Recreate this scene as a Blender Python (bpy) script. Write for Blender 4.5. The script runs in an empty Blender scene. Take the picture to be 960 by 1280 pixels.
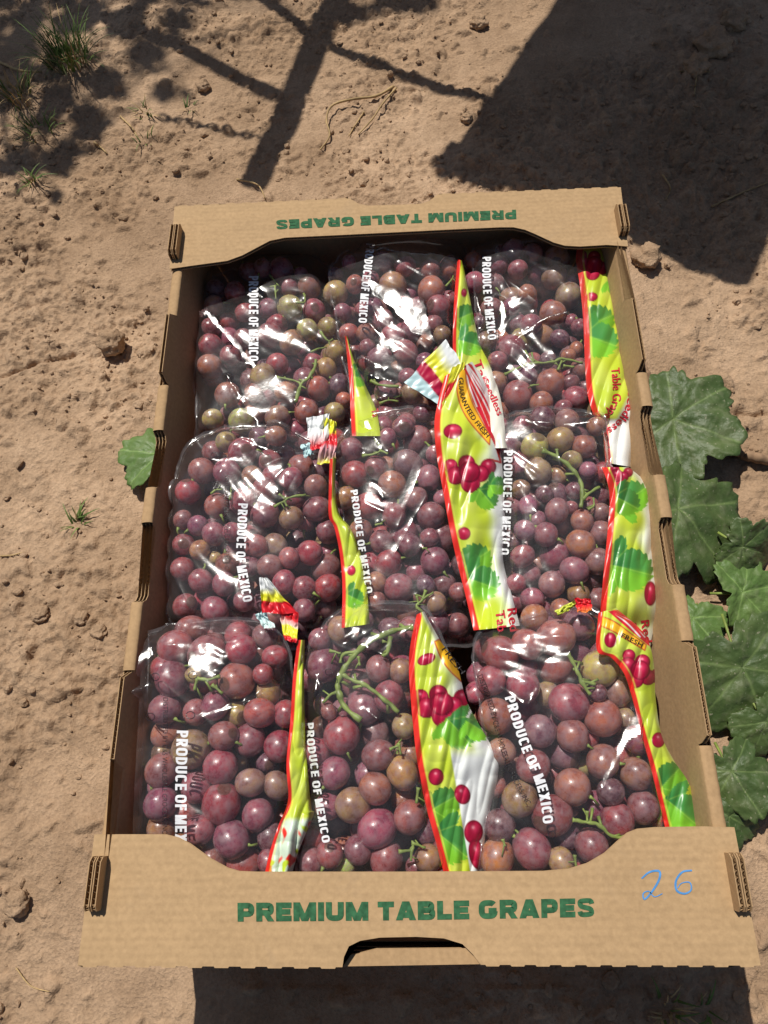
import bpy, bmesh, math, random
import numpy as np
from mathutils import Vector, Matrix, kdtree

random.seed(7); RNG = np.random.default_rng(11)
SC = bpy.context.scene
COL = SC.collection
H = 0.13                                    # carton height

# ------------------------------------------------------------------ camera
F = 900.0                                   # focal length in pixels of the 960x1280 photograph
C = np.array([0.00688, -0.20884, 0.49193 + H])
ANG = (0.38658, 0.04562, -0.01068)
def rot(a):
    cx, sx = math.cos(a[0]), math.sin(a[0]); cy, sy = math.cos(a[1]), math.sin(a[1]); cz, sz = math.cos(a[2]), math.sin(a[2])
    return (np.array([[cz,-sz,0],[sz,cz,0],[0,0,1]]) @ np.array([[cy,0,sy],[0,1,0],[-sy,0,cy]])
            @ np.array([[1,0,0],[0,cx,-sx],[0,sx,cx]]))
R = rot(ANG)
cam = bpy.data.cameras.new('camera'); camo = bpy.data.objects.new('camera', cam); COL.objects.link(camo)
camo.location = C; camo.rotation_euler = ANG
cam.sensor_fit = 'VERTICAL'; cam.sensor_height = 36.0; cam.lens = 36.0*F/1280.0
cam.clip_start = 0.01; cam.clip_end = 500
SC.camera = camo

# ------------------------------------------------------------------ sky, sun, exposure
SUN_EL = math.radians(59)
SUN_H = np.array([-0.50, 0.866]); SUN_H /= np.linalg.norm(SUN_H)          # horizontal direction towards the sun
SUN = np.array([SUN_H[0]*math.cos(SUN_EL), SUN_H[1]*math.cos(SUN_EL), math.sin(SUN_EL)])
world = bpy.data.worlds.new('World'); SC.world = world; world.use_nodes = True
wn = world.node_tree.nodes; wl = world.node_tree.links
sky = wn.new('ShaderNodeTexSky'); sky.sky_type = 'NISHITA'; sky.sun_disc = False
sky.sun_elevation = SUN_EL; sky.sun_rotation = math.atan2(SUN_H[0], SUN_H[1])
wn['Background'].inputs['Strength'].default_value = 0.05
wl.new(sky.outputs[0], wn['Background'].inputs['Color'])
sl = bpy.data.lights.new('sun', 'SUN'); sl.energy = 4.6; sl.angle = math.radians(0.53); sl.color = (1.0, 0.955, 0.88)
slo = bpy.data.objects.new('sun', sl); COL.objects.link(slo)
slo.rotation_euler = Vector(SUN).to_track_quat('Z', 'Y').to_euler(); slo.location = (-1, 2, 3)
SC.view_settings.view_transform = 'Standard'; SC.view_settings.look = 'None'
SC.view_settings.exposure = 0.0; SC.view_settings.gamma = 1.0
SC.render.engine = 'CYCLES'
SC.cycles.use_denoising = True
SC.cycles.transparent_max_bounces = 24; SC.cycles.max_bounces = 10
SC.cycles.sample_clamp_indirect = 4.0; SC.cycles.caustics_reflective = False; SC.cycles.caustics_refractive = False

# ------------------------------------------------------------------ pixel <-> space
def rays(p):
    p = np.atleast_2d(np.asarray(p, float))
    return np.stack([(p[:,0]-480)/F, -(p[:,1]-640)/F, -np.ones(len(p))], 1) @ R.T
def un(p, z):
    d = rays(p); t = (np.asarray(z, float)-C[2])/d[:,2]
    return C + d*t[:,None]
def un1(x, y, z): return un([[x, y]], z)[0]
def pj(P):
    q = (np.atleast_2d(P)-C) @ R
    return np.stack([480+F*q[:,0]/-q[:,2], 640-F*q[:,1]/-q[:,2]], 1)
def depth_scale(P):                          # metres per pixel at P
    return -((np.atleast_2d(P)-C) @ R)[:,2]/F

# ------------------------------------------------------------------ helpers
def link(o, parent=None):
    COL.objects.link(o)
    if parent is not None: o.parent = parent
    return o
def mesh_np(name, V, Q, mat, parent=None, smooth=True, tri=None):
    me = bpy.data.meshes.new(name); V = np.asarray(V, np.float32)
    Q = np.asarray(Q, np.int32); n = Q.shape[1]
    me.vertices.add(len(V)); me.vertices.foreach_set('co', V.ravel())
    me.loops.add(Q.size); me.loops.foreach_set('vertex_index', Q.ravel())
    me.polygons.add(len(Q)); me.polygons.foreach_set('loop_start', np.arange(0, Q.size, n, dtype=np.int32))
    me.polygons.foreach_set('use_smooth', np.full(len(Q), smooth))
    me.update(calc_edges=True); me.validate()
    if mat: me.materials.append(mat)
    return link(bpy.data.objects.new(name, me), parent)
def mesh_py(name, V, Fc, mat, parent=None, smooth=False):
    me = bpy.data.meshes.new(name); me.from_pydata([tuple(v) for v in V], [], [tuple(f) for f in Fc])
    if smooth: me.polygons.foreach_set('use_smooth', [True]*len(me.polygons))
    me.update()
    if mat: me.materials.append(mat)
    return link(bpy.data.objects.new(name, me), parent)
def grid_quads(nu, nv, wrap=False):
    i = np.arange((nu if wrap else nu-1)); j = np.arange(nv-1)
    I, J = np.meshgrid(i, j, indexing='ij'); I2 = (I+1) % nu
    return np.stack([I*nv+J, I2*nv+J, I2*nv+J+1, I*nv+J+1], -1).reshape(-1, 4)
def thing(name, label, cat, loc=(0,0,0), group=None):
    o = bpy.data.objects.new(name, None); COL.objects.link(o); o.location = loc; o.empty_display_size = 0.02
    return tag(o, label, cat, group)
def tag(o, label=None, cat=None, group=None, kind=None):
    if label: o['label'] = label
    if cat: o['category'] = cat
    if group: o['group'] = group
    if kind: o['kind'] = kind
    return o
def pts_at(o, V): return np.asarray(V) - np.array(o.location)
def vcol(o, cols, name='Col'):
    a = o.data.color_attributes.new(name, 'FLOAT_COLOR', 'POINT')
    c = np.ones((len(cols), 4), np.float32); c[:, :3] = cols; a.data.foreach_set('color', c.ravel())
def cr(P, n, closed=False):                  # Catmull-Rom through P, n samples
    P = np.asarray(P, float)
    if closed: Q = np.vstack([P[-1], P, P[0], P[1]]); m = len(P)
    else: Q = np.vstack([2*P[0]-P[1], P, 2*P[-1]-P[-2]]); m = len(P)-1
    s = np.linspace(0, m, n, endpoint=not closed); i = np.minimum(s.astype(int), m-1); t = (s-i)[:, None]
    a, b, c, d = Q[i], Q[i+1], Q[i+2], Q[i+3]
    return .5*((2*b)+(-a+c)*t+(2*a-5*b+4*c-d)*t*t+(-a+3*b-3*c+d)*t**3)
def resample(P, n, closed=False):
    P = np.asarray(P, float); Q = np.vstack([P, P[:1]]) if closed else P
    L = np.r_[0, np.cumsum(np.linalg.norm(np.diff(Q, axis=0), axis=1))]
    s = np.linspace(0, L[-1], n, endpoint=not closed)
    return np.stack([np.interp(s, L, Q[:, k]) for k in range(Q.shape[1])], 1)
_perm = np.random.default_rng(3).permutation(4096)
def perlin(x, y, seed=0):
    x = np.asarray(x, float); y = np.asarray(y, float)
    xi = np.floor(x).astype(int); yi = np.floor(y).astype(int); xf = x-xi; yf = y-yi
    def g(i, j, dx, dy):
        h = _perm[(_perm[(i+seed*57) & 4095] + j) & 4095]*(2*np.pi/4096)*7
        return np.cos(h)*dx + np.sin(h)*dy
    u = xf*xf*xf*(xf*(xf*6-15)+10); v = yf*yf*yf*(yf*(yf*6-15)+10)
    a = g(xi, yi, xf, yf)*(1-u)+g(xi+1, yi, xf-1, yf)*u
    b = g(xi, yi+1, xf, yf-1)*(1-u)+g(xi+1, yi+1, xf-1, yf-1)*u
    return (a*(1-v)+b*v)*1.4
def fbm(x, y, oct=4, seed=0, gain=.5):
    s = 0; a = 1; f = 1
    for k in range(oct): s = s + a*perlin(x*f, y*f, seed+k); a *= gain; f *= 2.03
    return s
def inpoly(x, y, P):
    P = np.asarray(P, float); r = np.zeros(np.shape(x), bool); j = len(P)-1
    for i in range(len(P)):
        c = ((P[i,1] > y) != (P[j,1] > y)) & (x < (P[j,0]-P[i,0])*(y-P[i,1])/(P[j,1]-P[i,1]+1e-12)+P[i,0]); r ^= c; j = i
    return r
def polydist(x, y, P, closed=True):
    P = np.asarray(P, float); d = np.full(np.shape(x), 1e9); n = len(P)
    for i in range(n if closed else n-1):
        a, b = P[i], P[(i+1) % n]; ab = b-a; l2 = ab@ab+1e-15
        t = np.clip(((x-a[0])*ab[0]+(y-a[1])*ab[1])/l2, 0, 1)
        d = np.minimum(d, np.hypot(x-a[0]-t*ab[0], y-a[1]-t*ab[1]))
    return d
def smooth01(t): t = np.clip(t, 0, 1); return t*t*(3-2*t)

# ------------------------------------------------------------------ materials
def newmat(name):
    m = bpy.data.materials.new(name); m.use_nodes = True; nt = m.node_tree
    return m, nt, nt.nodes, nt.links, nt.nodes['Principled BSDF']
def N(ns, t, **kw):
    n = ns.new(t)
    for k, v in kw.items():
        if hasattr(n, k) and k not in ('Scale','Detail'): setattr(n, k, v)
        else: n.inputs[k].default_value = v
    return n
def ramp(ns, stops):
    r = ns.new('ShaderNodeValToRGB'); e = r.color_ramp.elements
    while len(e) < len(stops): e.new(.5)
    for i, (p, c) in enumerate(stops): e[i].position = p; e[i].color = (*c, 1)
    return r
def mixc(ns, ls, a, b, f, mode='MIX'):
    m = ns.new('ShaderNodeMix'); m.data_type = 'RGBA'; m.blend_type = mode
    for s, v in ((6, a), (7, b), (0, f)):
        if hasattr(v, 'links') or isinstance(v, bpy.types.NodeSocket): ls.new(v, m.inputs[s])
        else: m.inputs[s].default_value = v if s == 0 else (*v, 1)
    return m.outputs[2]
def bump(ns, ls, h, strength, dist, base=None):
    b = ns.new('ShaderNodeBump'); b.inputs['Strength'].default_value = strength; b.inputs['Distance'].default_value = dist
    ls.new(h, b.inputs['Height'])
    if base is not None: ls.new(base, b.inputs['Normal'])
    return b.outputs[0]

def mat_soil(name, tint=1.0):
    m, nt, ns, ls, P = newmat(name)
    tc = ns.new('ShaderNodeTexCoord')
    n1 = N(ns, 'ShaderNodeTexNoise', Scale=3.2, Detail=6); n2 = N(ns, 'ShaderNodeTexNoise', Scale=70, Detail=8)
    n3 = N(ns, 'ShaderNodeTexNoise', Scale=420, Detail=6); n4 = N(ns, 'ShaderNodeTexNoise', Scale=14, Detail=5)
    for n in (n1, n2, n3, n4): ls.new(tc.outputs['Object'], n.inputs['Vector'])
    n2.inputs['Roughness'].default_value = .7
    r1 = ramp(ns, [(.32, (.345*tint,.229*tint,.140*tint)), (.66, (.505*tint,.352*tint,.229*tint))]); ls.new(n1.outputs[0], r1.inputs[0])
    r4 = ramp(ns, [(.3, (.80,.78,.76)), (.7, (1.12,1.12,1.12))]); ls.new(n4.outputs[0], r4.inputs[0])
    c = mixc(ns, ls, r1.outputs[0], r4.outputs[0], 1.0, 'MULTIPLY')
    r2 = ramp(ns, [(.25, (.80,.78,.76)), (.72, (1.12,1.12,1.13))]); ls.new(n2.outputs[0], r2.inputs[0])
    c = mixc(ns, ls, c, r2.outputs[0], 1.0, 'MULTIPLY')
    r3 = ramp(ns, [(.3, (.82,.82,.82)), (.7, (1.1,1.1,1.1))]); ls.new(n3.outputs[0], r3.inputs[0])
    c = mixc(ns, ls, c, r3.outputs[0], 1.0, 'MULTIPLY')
    ls.new(c, P.inputs['Base Color']); P.inputs['Roughness'].default_value = .95
    P.inputs['Specular IOR Level'].default_value = .15
    b = bump(ns, ls, n2.outputs[0], .7, .005); b = bump(ns, ls, n3.outputs[0], .8, .0016, b)
    ls.new(b, P.inputs['Normal'])
    return m
M_SOIL = mat_soil('soil'); M_CLOD = mat_soil('clod', 1.0)

def mat_card(name, col=(.435,.288,.152), flute=True, axis='X', edge=False):
    m, nt, ns, ls, P = newmat(name)
    tc = ns.new('ShaderNodeTexCoord')
    n1 = N(ns, 'ShaderNodeTexNoise', Scale=9, Detail=4); n2 = N(ns, 'ShaderNodeTexNoise', Scale=350, Detail=5)
    mp = ns.new('ShaderNodeMapping'); mp.inputs['Scale'].default_value = (25, 160, 60) if axis == 'X' else (160, 25, 60)
    n3 = N(ns, 'ShaderNodeTexNoise', Scale=1, Detail=3)
    ls.new(tc.outputs['Object'], mp.inputs[0]); ls.new(mp.outputs[0], n3.inputs['Vector'])
    for n in (n1, n2): ls.new(tc.outputs['Object'], n.inputs['Vector'])
    def sc(k): return tuple(v*k for v in col)
    r1 = ramp(ns, [(.3, sc(.95)), (.7, sc(1.04))]); ls.new(n1.outputs[0], r1.inputs[0])
    r2 = ramp(ns, [(.3, (.88,.87,.86)), (.7, (1.06,1.06,1.06))]); ls.new(n2.outputs[0], r2.inputs[0])
    r3 = ramp(ns, [(.3, (.95,.95,.95)), (.7, (1.03,1.03,1.03))]); ls.new(n3.outputs[0], r3.inputs[0])
    c = mixc(ns, ls, r1.outputs[0], r2.outputs[0], 1.0, 'MULTIPLY'); c = mixc(ns, ls, c, r3.outputs[0], 1.0, 'MULTIPLY')
    n5 = N(ns, 'ShaderNodeTexNoise', Scale=26, Detail=8); n5.inputs['Roughness'].default_value = .75; n5.inputs['Distortion'].default_value = .8; ls.new(tc.outputs['Object'], n5.inputs['Vector'])
    r5 = ramp(ns, [(.56, (0,0,0)), (.74, (.30,.30,.30))]); ls.new(n5.outputs[0], r5.inputs[0]); c = mixc(ns, ls, c, (.33,.235,.15), r5.outputs[0])   # dust and scuffs
    ls.new(c, P.inputs['Base Color']); P.inputs['Roughness'].default_value = .8; P.inputs['Specular IOR Level'].default_value = .2
    b = bump(ns, ls, n2.outputs[0], .25, .0005)
    if flute:
        w = ns.new('ShaderNodeTexWave'); w.wave_type = 'BANDS'; w.bands_direction = 'Y' if axis == 'X' else 'X'
        w.inputs['Scale'].default_value = 70; w.inputs['Distortion'].default_value = .6; w.inputs['Detail'].default_value = 1
        ls.new(tc.outputs['Object'], w.inputs['Vector']); b = bump(ns, ls, w.outputs[0], .14, .0006, b)
    ls.new(b, P.inputs['Normal'])
    return m
M_CARD = mat_card('cardboard'); M_CARDW = mat_card('cardboard_wall', (.41,.265,.138), True, 'Y'); M_CORE = mat_card('cardboard_core', (.36,.23,.12), False)

def mat_flat(name, col, rough=.5, spec=.5, noise=.0, nscale=80, coat=0):
    m, nt, ns, ls, P = newmat(name)
    P.inputs['Roughness'].default_value = rough; P.inputs['Specular IOR Level'].default_value = spec
    P.inputs['Coat Weight'].default_value = coat
    tc = ns.new('ShaderNodeTexCoord'); n = N(ns, 'ShaderNodeTexNoise', Scale=nscale, Detail=5); ls.new(tc.outputs['Object'], n.inputs['Vector'])
    r = ramp(ns, [(.3, tuple(c*(1-noise) for c in col)), (.7, tuple(min(c*(1+noise), 1) for c in col))])
    ls.new(n.outputs[0], r.inputs[0]); ls.new(r.outputs[0], P.inputs['Base Color'])
    return m
M_INK = mat_flat('green_ink', (.034,.115,.052), .8, .15, .35, 300)
M_MARK = mat_flat('blue_marker', (.08,.26,.55), .7, .2, .25, 200)
M_WHITE = mat_flat('white_print', (.75,.75,.77), .35, .5, .05)
M_BLACK = mat_flat('black_print', (.02,.018,.02), .4, .4, .1)
M_REDP = mat_flat('red_print', (.55,.02,.04), .35, .5, .05)
M_HOLE = mat_flat('punched_rim', (.03,.02,.025), .4, .4, .1)
M_STEM = mat_flat('stem', (.20,.26,.055), .5, .4, .35, 150)
M_STRAW = mat_flat('straw', (.42,.29,.14), .8, .2, .3, 60)
M_WOOD = mat_flat('twig', (.26,.165,.10), .9, .2, .4, 120)
M_GRASS = mat_flat('grass', (.11,.17,.035), .6, .3, .45, 40)
M_STEEL = mat_flat('painted_steel', (.12,.12,.13), .5, .5, .2, 20)
M_BOARD = mat_flat('grey_board', (.25,.20,.15), .85, .2, .3, 15)

def mat_grape():
    m, nt, ns, ls, P = newmat('grape_skin')
    tc = ns.new('ShaderNodeTexCoord'); oi = ns.new('ShaderNodeObjectInfo')
    add = ns.new('ShaderNodeVectorMath'); add.operation = 'ADD'
    cmb = ns.new('ShaderNodeMath'); cmb.operation = 'MULTIPLY'; cmb.inputs[1].default_value = 40; ls.new(oi.outputs['Random'], cmb.inputs[0])
    ls.new(tc.outputs['Object'], add.inputs[0]); ls.new(cmb.outputs[0], add.inputs[1])
    n1 = N(ns, 'ShaderNodeTexNoise', Scale=1.3, Detail=3); n2 = N(ns, 'ShaderNodeTexNoise', Scale=2.2, Detail=7); n3 = N(ns, 'ShaderNodeTexNoise', Scale=16, Detail=3)
    for n in (n1, n2, n3): ls.new(add.outputs[0], n.inputs['Vector'])
    n2.inputs['Roughness'].default_value = .65
    r1 = ramp(ns, [(.36, (.62,.50,.60)), (.5, (.98,.95,.98)), (.66, (1.22,1.30,1.14))]); ls.new(n1.outputs[0], r1.inputs[0])
    c = mixc(ns, ls, oi.outputs['Color'], r1.outputs[0], 1.0, 'MULTIPLY')
    # bloom: dusty pale bluish film in patches
    r2 = ramp(ns, [(.42, (.02,.02,.02)), (.62, (.50,.50,.50))]); ls.new(n2.outputs[0], r2.inputs[0])
    c = mixc(ns, ls, c, (.34,.235,.25), r2.outputs[0])
    r3 = ramp(ns, [(.66, (0,0,0)), (.74, (.20,.20,.20))]); ls.new(n3.outputs[0], r3.inputs[0])
    c = mixc(ns, ls, c, (.36,.25,.18), r3.outputs[0])
    # scar at the blossom end
    sp = ns.new('ShaderNodeSeparateXYZ'); ls.new(tc.outputs['Object'], sp.inputs[0])
    sc = ramp(ns, [(.965, (0,0,0)), (.99, (.8,.8,.8))]); ls.new(sp.outputs['Z'], sc.inputs[0])
    c = mixc(ns, ls, c, (.10,.05,.03), sc.outputs[0])
    ls.new(c, P.inputs['Base Color'])
    rr = ramp(ns, [(.35, (.20,.20,.20)), (.65, (.46,.46,.46))]); ls.new(n2.outputs[0], rr.inputs[0]); ls.new(rr.outputs[0], P.inputs['Roughness'])
    P.inputs['Subsurface Weight'].default_value = .62; P.inputs['Subsurface Radius'].default_value = (1.0,.5,.4); P.inputs['Subsurface Scale'].default_value = .008
    P.inputs['Specular IOR Level'].default_value = .5; P.inputs['Coat Weight'].default_value = .3; P.inputs['Coat Roughness'].default_value = .16
    ls.new(bump(ns, ls, n2.outputs[0], .08, .03), P.inputs['Normal'])
    return m
M_GRAPE = mat_grape()

def mat_film(name, h0, h1):
    m = bpy.data.materials.new(name); m.use_nodes = True; nt = m.node_tree; ns = nt.nodes; ls = nt.links
    ns.remove(ns['Principled BSDF']); out = ns['Material Output']
    tr = ns.new('ShaderNodeBsdfTransparent'); tr.inputs[0].default_value = (.985,.985,.985,1)
    gl = ns.new('ShaderNodeBsdfGlossy'); gl.inputs['Roughness'].default_value = .195; gl.inputs['Color'].default_value = (1,1,1,1)
    df = ns.new('ShaderNodeBsdfTranslucent'); df.inputs[0].default_value = (.8,.8,.82,1)
    d2 = ns.new('ShaderNodeBsdfDiffuse'); d2.inputs[0].default_value = (.8,.8,.82,1)
    tc = ns.new('ShaderNodeTexCoord'); n = N(ns, 'ShaderNodeTexNoise', Scale=45, Detail=4); ls.new(tc.outputs['Object'], n.inputs['Vector'])
    n2 = N(ns, 'ShaderNodeTexNoise', Scale=140, Detail=3); ls.new(tc.outputs['Object'], n2.inputs['Vector'])
    b = bump(ns, ls, n.outputs[0], .12, .004); b = bump(ns, ls, n2.outputs[0], .10, .001, b); ls.new(b, gl.inputs['Normal'])
    lw = ns.new('ShaderNodeLayerWeight'); lw.inputs['Blend'].default_value = .5          # same from both sides of the sheet
    p5 = ns.new('ShaderNodeMath'); p5.operation = 'POWER'; p5.inputs[1].default_value = 4.5; ls.new(lw.outputs['Facing'], p5.inputs[0])
    fr = ns.new('ShaderNodeMath'); fr.operation = 'MULTIPLY_ADD'; fr.inputs[1].default_value = .85; fr.inputs[2].default_value = .042; ls.new(p5.outputs[0], fr.inputs[0])
    a = ns.new('ShaderNodeMixShader'); a.inputs[0].default_value = .5; ls.new(d2.outputs[0], a.inputs[1]); ls.new(df.outputs[0], a.inputs[2])
    hz = ramp(ns, [(.35, (h0,h0,h0)), (.75, (h1,h1,h1))]); ls.new(n.outputs[0], hz.inputs[0])
    b1 = ns.new('ShaderNodeMixShader'); ls.new(hz.outputs[0], b1.inputs[0]); ls.new(tr.outputs[0], b1.inputs[1]); ls.new(a.outputs[0], b1.inputs[2])
    c = ns.new('ShaderNodeMixShader'); ls.new(fr.outputs[0], c.inputs[0]); ls.new(b1.outputs[0], c.inputs[1]); ls.new(gl.outputs[0], c.inputs[2])
    ls.new(c.outputs[0], out.inputs['Surface'])
    return m
M_FILM = mat_film('clear_film', .022, .075); M_SEAM = mat_film('sealed_film_edge', .08, .20)

def mat_print():
    m, nt, ns, ls, P = newmat('printed_film')
    a = ns.new('ShaderNodeAttribute'); a.attribute_name = 'Col'; ls.new(a.outputs['Color'], P.inputs['Base Color'])
    P.inputs['Roughness'].default_value = .33; P.inputs['Specular IOR Level'].default_value = .5
    tc = ns.new('ShaderNodeTexCoord'); n = N(ns, 'ShaderNodeTexNoise', Scale=90, Detail=3); ls.new(tc.outputs['Object'], n.inputs['Vector'])
    ls.new(bump(ns, ls, n.outputs[0], .08, .002), P.inputs['Normal'])
    return m
M_PRINT = mat_print()

def mat_leaf(name, dark, light, speck=.5):
    m, nt, ns, ls, P = newmat(name)
    tc = ns.new('ShaderNodeTexCoord'); oi = ns.new('ShaderNodeObjectInfo')
    a = ns.new('ShaderNodeAttribute'); a.attribute_name = 'Col'
    n = N(ns, 'ShaderNodeTexNoise', Scale=30, Detail=5); n2 = N(ns, 'ShaderNodeTexNoise', Scale=330, Detail=2); n3 = N(ns, 'ShaderNodeTexNoise', Scale=120, Detail=4)
    for q in (n, n2, n3): ls.new(tc.outputs['Object'], q.inputs['Vector'])
    r = ramp(ns, [(.3, dark), (.7, light)]); ls.new(n.outputs[0], r.inputs[0])
    sp = ns.new('ShaderNodeSeparateColor'); ls.new(a.outputs['Color'], sp.inputs[0])
    c = mixc(ns, ls, r.outputs[0], tuple(min(1, v*1.45+.008) for v in light), sp.outputs[0])
    s = ramp(ns, [(.66, (0,0,0)), (.73, (speck,speck,speck))]); ls.new(n2.outputs[0], s.inputs[0])
    c = mixc(ns, ls, c, (.36,.33,.24), s.outputs[0])
    s2 = ramp(ns, [(.5, (0,0,0)), (.75, (.22,.22,.22))]); ls.new(n3.outputs[0], s2.inputs[0])
    c = mixc(ns, ls, c, (.27,.25,.18), s2.outputs[0])
    ls.new(c, P.inputs['Base Color']); P.inputs['Roughness'].default_value = .5; P.inputs['Specular IOR Level'].default_value = .35
    ls.new(bump(ns, ls, n3.outputs[0], .6, .0025), P.inputs['Normal'])
    return m
M_LEAF = mat_leaf('vine_leaf_dark', (.040,.073,.020), (.080,.118,.034))
M_LEAF2 = mat_leaf('vine_leaf_light', (.075,.14,.032), (.12,.19,.05), .15)

# ------------------------------------------------------------------ ground
def axis(lo, hi, step, far, k=34):
    core = np.arange(lo, hi+step/2, step)
    g = step*1.32**np.arange(1, k); g = np.cumsum(g); g = g[g < far]
    return np.r_[(lo-g)[::-1], core, hi+g]
GS = .0017
gx = axis(-.57, .52, GS, 90, 60); gy = axis(-.385, .85, GS, 90, 60)
GX, GY = np.meshgrid(gx, gy, indexing='ij')
def ground_base(X, Y):
    z = .010*fbm(X*2.3, Y*2.3, 3, 1) + .0035*fbm(X*11, Y*11, 3, 5)
    rough = smooth01(.48+1.7*fbm(X*3.1+7, Y*3.1, 3, 9))
    rough = np.clip(rough + .5*smooth01((-X-.15)/.25)*smooth01((.45-Y)/.3) + .6*smooth01((X-.25)/.15)*smooth01((Y-.3)/.2), .12, 1.25)
    z = z + rough*(.0030*fbm(X*38, Y*38, 3, 13) + .0022*np.abs(fbm(X*95, Y*95, 3, 17, .6)))+(.3+.7*rough)*.0009*fbm(X*190, Y*190, 2, 23)
    return z, rough
GZ, GR = ground_base(GX, GY)
ix0, ix1 = np.searchsorted(gx, -.56), np.searchsorted(gx, .51); iy0, iy1 = np.searchsorted(gy, -.38), np.searchsorted(gy, .84)
bumpz = np.zeros_like(GZ)
for k in range(20000):
    i = RNG.integers(ix0, ix1); j = RNG.integers(iy0, iy1)
    if RNG.random() > GR[i, j]: continue
    r = .0019*(1/(1-.93*RNG.random()))**.60; r = min(r, .010); m = int(r/GS*1.4)+1
    a, b = RNG.uniform(.7, 1.35), RNG.uniform(0, math.pi); ca, sa = math.cos(b), math.sin(b)
    sub = (slice(max(i-m,0), i+m+1), slice(max(j-m,0), j+m+1))
    dx = GX[sub]-gx[i]; dy = GY[sub]-gy[j]; u = (dx*ca+dy*sa)*a; v = (-dx*sa+dy*ca)/a
    th = np.arctan2(v, u); d = np.hypot(u, v)/r*(1+.18*np.sin(3*th+k)+.1*np.sin(5*th+2*k))
    bumpz[sub] = np.maximum(bumpz[sub], r*RNG.uniform(.35, .8)*np.sqrt(np.clip(1-d*d, 0, 1)))
GZ = GZ + bumpz*np.where((np.abs(GX) < .7), 1, 0)
# cracks near the vine leaves
for P0 in ([(875,510),(905,513),(960,516)], [(0,470),(40,455),(90,440)], [(930,930),(960,940)]):
    Pw = un(P0, 0)[:, :2]; Pw = cr(Pw, 24); Pw[:, 1] += .003*perlin(Pw[:, 0]*90, Pw[:, 0]*0, 3)
    d = polydist(GX, GY, Pw, False); GZ -= .006*np.exp(-(d/.0022)**2)
# foot holds where the carton rests: pressed flat
foot = np.maximum(np.abs(GX)-.185, np.abs(GY)-.31); k = smooth01(foot/.022)
GZ = np.where(k < 1, np.minimum(GZ*k, GZ*k*.6-.0006*(1-k)), GZ)
GZ = np.where((np.abs(GX) < .2) & (np.abs(GY) < .31), np.minimum(GZ, -.0006), GZ)
far = np.hypot(GX, GY); GZ = GZ + .25*smooth01((far-4)/30)*fbm(GX*.05, GY*.05, 2, 40)
ground = mesh_np('ground', np.stack([GX, GY, GZ], -1).reshape(-1, 3), grid_quads(len(gx), len(gy)), M_SOIL)
tag(ground, kind='structure')
def gz(x, y):
    i = np.clip(np.searchsorted(gx, x), 1, len(gx)-1); j = np.clip(np.searchsorted(gy, y), 1, len(gy)-1)
    return float(max(GZ[i-1, j-1], GZ[i, j], GZ[i-1, j], GZ[i, j-1]))
def gpt(x, y, lift=0.0):
    p = un1(x, y, 0.0); p = un1(x, y, gz(p[0], p[1])+lift); return p

# ------------------------------------------------------------------ carton
T = .0034; LN = .0006
def board(name, outline, O, U, V, mat, parent, flute=True, thick=T, bend=None):
    """corrugated board: two liners and a fluted core showing along the cut edge"""
    O = np.array(O, float); U = np.array(U, float); V = np.array(V, float); Nn = np.cross(U, V); Nn /= np.linalg.norm(Nn)
    P = np.asarray(outline, float)
    P3 = lambda p, h: O + p[:, :1]*U + p[:, 1:2]*V + Nn*np.reshape(h, (-1, 1)) if np.ndim(h) else O + p[:, :1]*U + p[:, 1:2]*V + Nn*h
    bm = bmesh.new()
    for h0, h1 in ((0, LN), (thick-LN, thick)):
        a = [bm.verts.new(v) for v in P3(P, h0)]; b = [bm.verts.new(v) for v in P3(P, h1)]; n = len(P)
        f0 = bm.faces.new(a[::-1]); f1 = bm.faces.new(b)
        for i in range(n): bm.faces.new((a[i], a[(i+1) % n], b[(i+1) % n], b[i]))
        bmesh.ops.triangulate(bm, faces=[f0, f1])
    if flute:
        per = np.linalg.norm(np.diff(np.vstack([P, P[:1]]), axis=0), axis=1).sum(); n = int(per/.0009)
        Q = resample(P, n, True); tg = np.roll(Q, -1, 0)-np.roll(Q, 1, 0); tg /= np.linalg.norm(tg, axis=1)[:, None]+1e-12
        area = .5*np.sum(P[:, 0]*np.roll(P[:, 1], -1)-np.roll(P[:, 0], -1)*P[:, 1]); inn = np.stack([-tg[:, 1], tg[:, 0]], 1)*np.sign(area)
        hh = thick/2 + (thick/2-LN*1.1)*np.sin(np.arange(n)*2*np.pi/4.0+.4)
        A = P3(Q+inn*.0004, hh); B = P3(Q+inn*.0030, hh)
        a = [bm.verts.new(v) for v in A]; b = [bm.verts.new(v) for v in B]
        for i in range(n): f = bm.faces.new((a[i], a[(i+1) % n], b[(i+1) % n], b[i])); f.material_index = 1
    me = bpy.data.meshes.new(name); bm.normal_update(); bm.to_mesh(me); bm.free()
    me.materials.append(mat); me.materials.append(M_CORE)
    return link(bpy.data.objects.new(name, me), parent)
def boxmesh(name, lo, hi, mat, parent):
    lo = np.array(lo); hi = np.array(hi)
    V = [[(lo, hi)[(k >> 0) & 1][0], (lo, hi)[(k >> 1) & 1][1], (lo, hi)[(k >> 2) & 1][2]] for k in range(8)]
    return mesh_py(name, V, [(0,2,3,1),(4,5,7,6),(0,1,5,4),(2,6,7,3),(0,4,6,2),(1,3,7,5)], mat, parent)

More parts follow.
